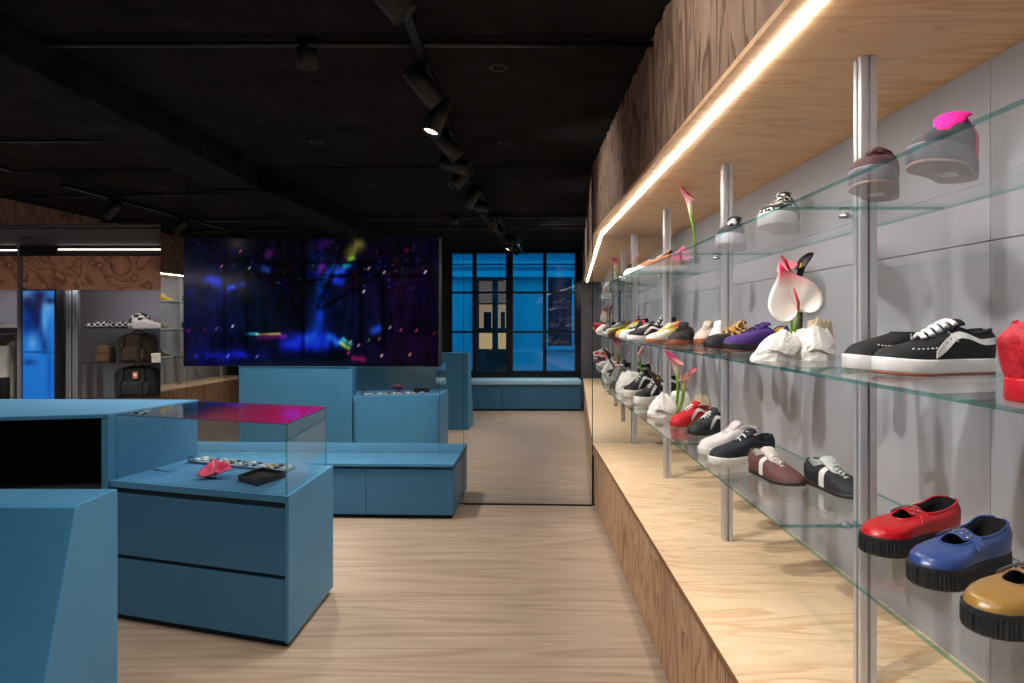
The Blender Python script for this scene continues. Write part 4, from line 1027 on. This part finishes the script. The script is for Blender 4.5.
def rucksack(x0, x1, y0, y1, z0, z1, col, colp, strap, label, tagc=None):
    t = thing('rucksack', label, 'rucksack', ((x0 + x1)/2, (y0 + y1)/2, z0), group='rucksacks in the side room')
    mb = P('rucksack_cloth', col, .85, var=.15, vscale=30); mp = P('rucksack_pocket', colp, .85, var=.15, vscale=30); ms = P('rucksack_strap', strap, .7)
    m = MB(); roundbox(m, x0, x1, y0, y1, z0, z1, taper=.95); m.build('body', mb, t)
    w = x1 - x0; h = z1 - z0
    m = MB(); roundbox(m, x0 + .1*w, x1 - .1*w, y0 - .05, y0 + .05, z0 + .02, z0 + .52*h, taper=.96); m.build('pocket', mp, t)
    for s in (.24, .72):
        m = MB(); x = x0 + w*s; m.loft([[(x - .018, y0 - .006 - d, z), (x + .018, y0 - .006 - d, z), (x + .018, y0 + .012 - d, z), (x - .018, y0 + .012 - d, z)] for z, d in [(z0 + .01, .05), (z0 + .3*h, .052), (z0 + .5*h, .05), (z0 + .56*h, .012), (z0 + .9*h, -.012), (z1 - .01, -.05)]]); m.build('strap', ms, t)
    m = MB(); cx = (x0 + x1)/2; m.tube([(cx - .05, (y0 + y1)/2, z1 - .012), (cx - .045, (y0 + y1)/2, z1 + .02), (cx, (y0 + y1)/2, z1 + .03), (cx + .045, (y0 + y1)/2, z1 + .02), (cx + .05, (y0 + y1)/2, z1 - .012)], .008, 8); m.build('handle', ms, t)
    if tagc:
        m = MB(); m.box(cx + .02, cx + .07, y0 - .045, y0 - .037, z0 + .62*h, z0 + .84*h); m.box(cx + .03, cx + .06, y0 - .047, y0 - .045, z0 + .70*h, z0 + .78*h, 1); m.build('paper_tag', [P('tag_orange', (206, 120, 70), .7), P('tag_cream', (226, 214, 196), .7)], t)
rucksack(px(116, 7.3), px(152, 7.3), 7.27, 7.48, 1.0305, 1.335, (74, 60, 48), (66, 52, 42), (30, 26, 24), 'brown rucksack with dark straps on the middle side room shelf')
rucksack(px(112.5, 7.3), px(157, 7.3), 7.27, 7.48, .6605, .98, (22, 23, 28), (18, 19, 24), (10, 10, 12), 'black rucksack with orange paper tag on the low side room shelf', True)
t = thing('pouch', 'small rounded brown pouch left of the brown rucksack', 'pouch', (px(105.5, 7.32), 7.32, 1.0305))
m = MB(); roundbox(m, px(97.5, 7.32), px(114, 7.32), 7.24, 7.40, 1.0305, 1.225, taper=.8); m.build('body', P('pouch_brown', (104, 76, 58), .8, var=.3, vscale=40), t)
m = MB(); m.tube([(px(99, 7.3), 7.237, 1.13), (px(105, 7.3), 7.228, 1.135), (px(112, 7.3), 7.237, 1.13)], .004, 6); m.build('zip', BLACKM, t)
t = thing('ornament_box', 'small white box at the right end of the brown rucksack shelf', 'box', (px(157, 7.25), 7.25, 1.0305))
m = MB(); m.box(px(154, 7.25), px(163, 7.25), 7.2, 7.3, 1.0305, 1.10); m.build('body', P('box_white', (214, 206, 196), .6), t, bevel=.003); 
m = MB(); m.box(px(153.6, 7.25), px(163.4, 7.25), 7.195, 7.305, 1.10, 1.125); m.build('lid', P('box_white_lid', (224, 218, 210), .6), t, bevel=.003)

# ------------------------------------------------------------------ flowers and white stones
PLAST = P('white_plaster', (236, 232, 226), .85, var=.05, vscale=30, bump=.5, bscale=90)
PLASTB = P('beige_plaster', (206, 188, 160), .85, var=.08, vscale=30, bump=.5, bscale=90)
def lump(name, label, c, sz, seed, mat=PLAST, group=None, rz=0, peak=(0, 0), top=.48):
    """folded, crumpled block: a faceted convex-ish body with creases"""
    rnd = random.Random(seed)
    t = thing(name, label, 'ornament', c, rz, group)
    loops = []; n = 14; K = 7
    ph = [rnd.uniform(-.16, .16) for _ in range(n)]
    for k in range(K + 1):
        f = k/K; r = (1 - f**2.0*(1 - top)) * (1 if k else .98)
        l = []
        for i in range(n):
            a = 2*PI*i/n; rr = r*(1 + ph[i]*(.6 + f) + rnd.uniform(-.06, .06))
            l.append((sz[0]/2*rr*math.cos(a) + peak[0]*f, sz[1]/2*rr*math.sin(a) + peak[1]*f, sz[2]*f*(1 + (rnd.uniform(-.05, .05) if 0 < k else 0))))
        loops.append(l)
    m = MB(); m.loft(loops, 0, False); m.build('body', mat, t, world=False)
    # a folded flap wrapped over one side
    rows = []
    for k in range(6):
        f = k/5; row = []
        for i in range(6):
            a = -2.4 + 1.7*i/5; rr = (1.06 - f**2.0*(1 - top))
            row.append((sz[0]/2*rr*math.cos(a) + peak[0]*f + rnd.uniform(-.003, .003), sz[1]/2*rr*math.sin(a) + peak[1]*f - .004, sz[2]*(.30 + .72*f) + .10*sz[2]*math.sin(i*1.3)))
        rows.append(row)
    m = MB(); m.grid(rows, smooth=False); m.build('fold', mat, t, world=False, solid=.004)
    return t
def VTX(name, base, tip, mid=None, z0=0, z1=1, axis='Z', rough=.45, trans=0):
    m, nt, out = newmat(name); N = nt.nodes.new; L = nt.links.new
    p = N('ShaderNodeBsdfPrincipled'); L(p.outputs[0], out.inputs[0]); pset(p, Roughness=rough)
    tc = N('ShaderNodeTexCoord'); sp = N('ShaderNodeSeparateXYZ'); L(tc.outputs['Object'], sp.inputs[0])
    mr = N('ShaderNodeMapRange'); mr.inputs[1].default_value = z0; mr.inputs[2].default_value = z1; L(sp.outputs[axis], mr.inputs[0])
    r = N('ShaderNodeValToRGB'); r.color_ramp.elements[0].color = lin(base); r.color_ramp.elements[1].color = lin(tip)
    if mid:
        e = r.color_ramp.elements.new(mid[1]); e.color = lin(mid[0])
    L(mr.outputs[0], r.inputs[0]); L(r.outputs[0], p.inputs['Base Color']); return m
GREEN = P('flower_stem_green', (112, 152, 40), .45, var=.12, vscale=40)
CALP = VTX('calla_pink', (168, 190, 70), (214, 60, 120), ((238, 214, 196), .48), 0, .12)
CALS = VTX('calla_salmon', (190, 196, 90), (216, 110, 130), ((238, 196, 176), .5), 0, .12)
CALD = VTX('calla_dark', (44, 26, 40), (30, 14, 26), None, 0, .12)
SPAD = P('spadix_yellow', (222, 180, 60), .6)
SPADR = P('spadix_red', (196, 20, 44), .5)
def calla(label, base, top, mat, tilt=(0, 0), h=.11, r=.03, stem_r=.0085, sm=GREEN, flip=0):
    t = thing('calla_lily', label, 'flower', base, 0, 'flowers among the shelves')
    b = Vector(base); tp = Vector(top); pts = []
    for i in range(9):
        f = i/8; q = b.lerp(tp, f); q.x += .010*math.sin(PI*f); pts.append(q)
    m = MB(); m.tube(pts, [stem_r]*6 + [stem_r*1.05, stem_r*1.15, stem_r*1.2], 10); m.build('stem', sm, t)
    n = 24; loops = []
    for k in range(10):
        f = k/9; rr = .006 + (r*.42 - .006)*min(1, f*1.6) + r*.9*max(0, f - .55)**1.5/.45**1.5*.62; l = []
        for i in range(n):
            a = 2*PI*i/n; lip = math.cos(a - flip); z = h*f*(1 + .28*f*f*lip) ; ro = rr*(1 + .18*f*f*lip*lip)
            if f > .7: z -= .012*(f - .7)/.3*(1 - lip)*.6
            l.append((tilt[0]*f*h + ro*math.cos(a), tilt[1]*f*h + ro*math.sin(a), z))
        loops.append(l)
    m = MB(); m.loft(loops, 0, True, True, False)
    sp = m.build('spathe', mat, t, world=False, solid=.0016); sp.location = tp - b - Vector((0, 0, .004))
    m = MB(); m.tube([(0, 0, .02), (tilt[0]*h*.6, tilt[1]*h*.6, h*.82)], [.004, .0035], 8); s2 = m.build('spadix', SPAD, t, world=False); s2.location = sp.location
    return t
def anthurium(label, base, ctr, normal, w, mat, spm, stem_to=True, roll=0, lie=False):
    t = thing('anthurium', label, 'flower', base, 0, 'flowers among the shelves')
    b = Vector(base); c = Vector(ctr) - b; n = Vector(normal).normalized()
    up = Vector((0, 0, 1)) if abs(n.z) < .9 else Vector((0, 1, 0))
    ex = up.cross(n).normalized(); ey = n.cross(ex).normalized()
    cr, sr = math.cos(roll), math.sin(roll); ex, ey = ex*cr + ey*sr, ey*cr - ex*sr
    # heart outline, tip at +y, notch at -y (where the stem joins)
    n_ = 40; out = []
    for i in range(n_):
        a = 2*PI*i/n_; x = 16*math.sin(a)**3/16; y = -(13*math.cos(a) - 5*math.cos(2*a) - 2*math.cos(3*a) - math.cos(4*a))/15
        out.append((x*w/2*1.02, (y + .02)*w/2*1.1))
    rings = []
    for k in range(9):
        f = k/8; l = []
        for i, (x, y) in enumerate(out):
            cup = .10*w*f*f - .06*w*math.sin(2*PI*f*1.0) * .3 + .02*w*math.sin(i*1.1)*f
            tip = max(0, y/(w/2) - .55)*f
            p = c + ex*(x*f) + ey*((y + .30*w)*f - .30*w) + n*(cup*(.6 if y < 0 else 1) + .0006 + tip*.05*w + .004*math.sin(14*math.atan2(y, x))*f*(1-f))
            l.append(p)
        rings.append(l)
    m = MB(); m.loft(rings, 0, True, False, False); m.build('spathe', mat, t, world=False, solid=.0022)
    q0 = c - ey*.28*w + n*.002
    m = MB(); m.tube([q0, q0 + n*.03 + ey*.10*w, q0 + n*.045 + ey*.36*w], [.0045, .0045, .003], 10); m.build('spadix', spm, t, world=False)
    if stem_to:
        s = MB(); pts = [Vector((0, 0, 0)), (c - ey*.28*w)*.5 + Vector((0, .01, 0)) - n*.02, c - ey*.40*w - n*.016, q0 - n*.004]; s.tube(pts, .0048, 8); s.build('stem', GREEN if not lie else P('stem_dark', (80, 24, 40), .5), t, world=False)
    return t
def heartmat(name, a, b, c, z0, z1):
    return VTX(name, a, b, c, z0, z1)
# middle shelf group
zM = SHZ[1] + .0003; zL = SHZ[0] + .0003; zT = SHZ[2] + .0003
lump('plaster_stone', 'white crumpled stone left of the big white anthurium stem', (.775, 2.09, zM), (.150, .10, .085), 5, group='white stones', peak=(.035, 0), rz=.15, top=.32)
lump('plaster_stone', 'white crumpled stone right of the big white anthurium stem', (.905, 2.09, zM), (.115, .095, .095), 8, group='white stones', peak=(-.005, 0), rz=.1, top=.62)
lump('plaster_stone', 'tall beige stone behind the white stones on the middle shelf', (.975, 2.22, zM), (.09, .07, .120), 12, PLASTB, group='white stones', top=.66)
AM = VTX('anthurium_white', (240, 232, 222), (214, 40, 80), ((238, 226, 216), .70), 0.09, .275)
anthurium('large white anthurium with red flush, standing between the white stones', (.845, 2.105, zM), (.838, 2.10, zM + .195), (-.12, -1, .22), .165, AM, SPADR, roll=.35)
anthurium('pink anthurium bloom leaning above the large white one', (.850, 2.125, zM), (.835, 2.135, zM + .285), (-.5, -.5, .8), .065, VTX('anthurium_pink', (236, 190, 190), (220, 90, 120), None, .2, .32), SPADR, roll=.9)
calla('dark purple calla lily behind the large white anthurium', (.862, 2.128, zM), (.878, 2.15, zM + .245), CALD, (.25, 0), .075, .026, flip=.4, sm=P('stem_purple', (60, 44, 44), .5))
# lowest shelf group
lump('plaster_stone', 'white cone-like stone at the shelf edge beside the red suede sneaker', (.80, 3.80, zL), (.165, .13, .125), 21, group='white stones', top=.16)
lump('plaster_stone', 'white stone behind the pink lilies on the lowest shelf', (.93, 3.97, zL), (.15, .12, .12), 23, group='white stones')
lump('plaster_stone', 'pale beige stone at the back of the lowest shelf behind the red suede sneaker', (1.02, 3.84, zL), (.12, .10, .115), 27, PLASTB, group='white stones')
calla('taller pink calla lily on the lowest shelf among the white stones', (.875, 3.86, zL), (.892, 3.84, zL + .215), CALP, (-.15, 0), .12, .050, flip=2.6)
calla('shorter salmon calla lily leaning right on the lowest shelf', (.89, 3.855, zL), (.925, 3.84, zL + .145), CALS, (.25, 0), .10, .050, flip=.2)
calla('dark purple calla lily leaning left on the lowest shelf', (.865, 3.86, zL), (.80, 3.86, zL + .135), CALD, (-.3, 0), .10, .044, flip=2.8, sm=P('stem_brownish', (90, 64, 70), .5))
lump('plaster_stone', 'crumpled white lump on the lowest shelf next to the mirror', (.84, 5.14, zL), (.22, .17, .15), 31, group='white stones')
calla('pale pink calla lily beside the crumpled lump at the mirror', (.93, 5.26, zL), (.93, 5.26, zL + .22), CALS, (.1, 0), .10, .032)
anthurium('red anthurium on the middle shelf by the mirror', (.93, 5.28, zM), (.93, 5.27, zM + .10), (-.3, -1, .3), .09, P('anthurium_red', (200, 40, 60), .4), SPAD, roll=PI)
# top shelf lily with its glass vase and pink anthurium
t = thing('bud_vase', 'small clear glass bud vase holding the pink lily on the top shelf', 'vase', (.905, 3.52, zT))
m = MB(); m.lathe([(0, 0), (.030, 0), (.034, .012), (.026, .035), (.012, .05), (.012, .06), (.010, .06), (.010, .05), (.024, .034), (.031, .012), (.028, .004), (0, .004)], (.905, 3.52, zT), 20); m.build('body', GLASS('vase_glass', (.9, .93, .93)), t)
m = MB(); m.lathe([(0, .005), (.027, .005), (.029, .013), (.024, .03), (0, .03)], (.905, 3.52, zT), 20); m.build('water', GLASS('vase_water', (.86, .9, .9), 1, ior=1.33), t)
calla('pink calla lily standing in the bud vase on the top shelf', (.905, 3.52, zT + .006), (.882, 3.5, zT + .245), CALP, (-.1, 0), .125, .042, stem_r=.007, flip=2.6)
anthurium('pink anthurium lying at the foot of the top shelf lily', (.845, 3.5, zT + .012), (.835, 3.5, zT + .04), (-.3, -.6, .6), .10, P('anthurium_rose', (222, 110, 150), .4), SPADR)
calla('small pink calla lily on the top shelf at the mirror', (.88, 5.24, zT), (.88, 5.24, zT + .10), CALP, (.1, 0), .10, .036)

# ------------------------------------------------------------------ inside the glass case
def CP(px_, py_, z=CZ):
    y = (CAMH - z)*683/(py_ - 322.5); return ((px_ - 519)*y/683, y, z + .0004)
bx = CP(215, 477)
anth_base = CP(154, 470)
t = anthurium('hot pink anthurium lying in the glass case on its dark stem', anth_base, (bx[0], bx[1], CZ + .035), (-.05, -.30, .95), .15, P('anthurium_hot_pink', (246, 44, 92), .4, var=.15, vscale=30), P('spadix_cream', (240, 180, 150), .5), lie=True, roll=.4)
tb = thing('jewellery_board', 'long pale board laid with small charms at the back of the glass case', 'board', CP(240, 466))
b0, b1, b2, b3 = CP(189, 463), CP(286, 473.5), CP(295, 468.5), CP(207, 459.5)
MB().prism([(p[0], p[1]) for p in (b0, b1, b2, b3)], CZ + .0003, CZ + .014).build('base', P('board_pale', (120, 146, 164), .6), tb)
random.seed(5)
cols = [(230, 226, 216), (30, 30, 34), (196, 160, 90), (236, 236, 236), (60, 70, 90), (210, 200, 180)]
cms = [P('charm_finish', c, .35, .2) for c in cols]
k = 0
for r in range(2):
    for i in range(13):
        f = (i + .5)/13; g = .28 + .44*r
        a = Vector(b0[:2]).lerp(Vector(b1[:2]), f); c_ = Vector(b3[:2]).lerp(Vector(b2[:2]), f); p = a.lerp(c_, g)
        m = MB(); z = CZ + .0142; s = .011 + .006*random.random(); e = .6 + .5*random.random()
        n = 6 if k % 3 == 0 else 12; a0 = random.random()*3
        l = [[(p.x + s*q*math.cos(a0 + 2*PI*j/n), p.y + s*e*q*math.sin(a0 + 2*PI*j/n), zz) for j in range(n)] for q, zz in ((1, z), (1, z + .005), (.8, z + .008))]
        m.loft(l); o = m.build('charm', cms[(k*5 + r) % 6], None)
        tag(o, 'tiny charm laid out on the pale board in the glass case', 'charm', 'charms on the jewellery board'); k += 1
t = thing('tray', 'shallow black tray at the front right of the glass case', 'tray', CP(262, 480))
q = [CP(238, 481), CP(258, 486.5), CP(286, 477.5), CP(262, 473)]
MB().prism([(p[0], p[1]) for p in q], CZ + .0003, CZ + .012).build('base', BLACK, t, bevel=.001)
cx = sum(p[0] for p in q)/4; cy = sum(p[1] for p in q)/4
m = MB()
for i in range(4):
    a, b = Vector(q[i][:2]), Vector(q[(i+1) % 4][:2]); ai, bi = a.lerp(Vector((cx, cy)), .08), b.lerp(Vector((cx, cy)), .08)
    m.prism([tuple(a), tuple(b), tuple(bi), tuple(ai)], CZ + .012, CZ + .030)
m.build('rim', P('tray_rim', (22, 22, 24), .3), t)
for i, (x, y) in enumerate([(191, 463), (246, 468)]):
    c = CP(x, y); t = thing('acrylic_stand', ['clear acrylic stand left of the pink flower', 'clear acrylic stand between the pink flower and the black tray'][i], 'stand', c)
    MB().box(c[0] - .03, c[0] + .03, c[1] - .02, c[1] + .02, CZ + .0004, CZ + .006).build('foot', GLASS('acrylic', (.84, .88, .92), 1.6), t)
    MB().box(c[0] - .022, c[0] + .022, c[1] - .004, c[1] + .004, CZ + .006, CZ + .04).build('upright', GLASS('acrylic_upright', (.84, .88, .92), 1.6), t)
    m = MB(); m.tube([(c[0] + .014*math.cos(a), c[1] - .008, CZ + .024 + .012*math.sin(a)) for a in [2*PI*j/16 for j in range(16)]], .003, 6, closed=True); m.build('ring', STEEL, t)
t = thing('card', 'flat blue-grey card between the charms and the acrylic stand', 'card', CP(228, 464))
q = [CP(206, 468.5), CP(224, 472), CP(234, 470.0), CP(216, 466.5)]
MB().prism([(p[0], p[1]) for p in q], CZ + .0003, CZ + .004).build('sheet', P('card_blue_grey', (92, 120, 150), .6), t)

# ------------------------------------------------------------------ view
S.view_settings.view_transform = 'Standard'; S.view_settings.look = 'None'
S.view_settings.exposure = 0.0; S.view_settings.gamma = 1.0; S.view_settings.use_curve_mapping = False
S.cycles.transparent_max_bounces = 40; S.cycles.max_bounces = 14; S.cycles.glossy_bounces = 8; S.cycles.diffuse_bounces = 5
S.cycles.sample_clamp_indirect = 6
S.cycles.use_denoising = True
S.cycles.caustics_reflective = False; S.cycles.caustics_refractive = False
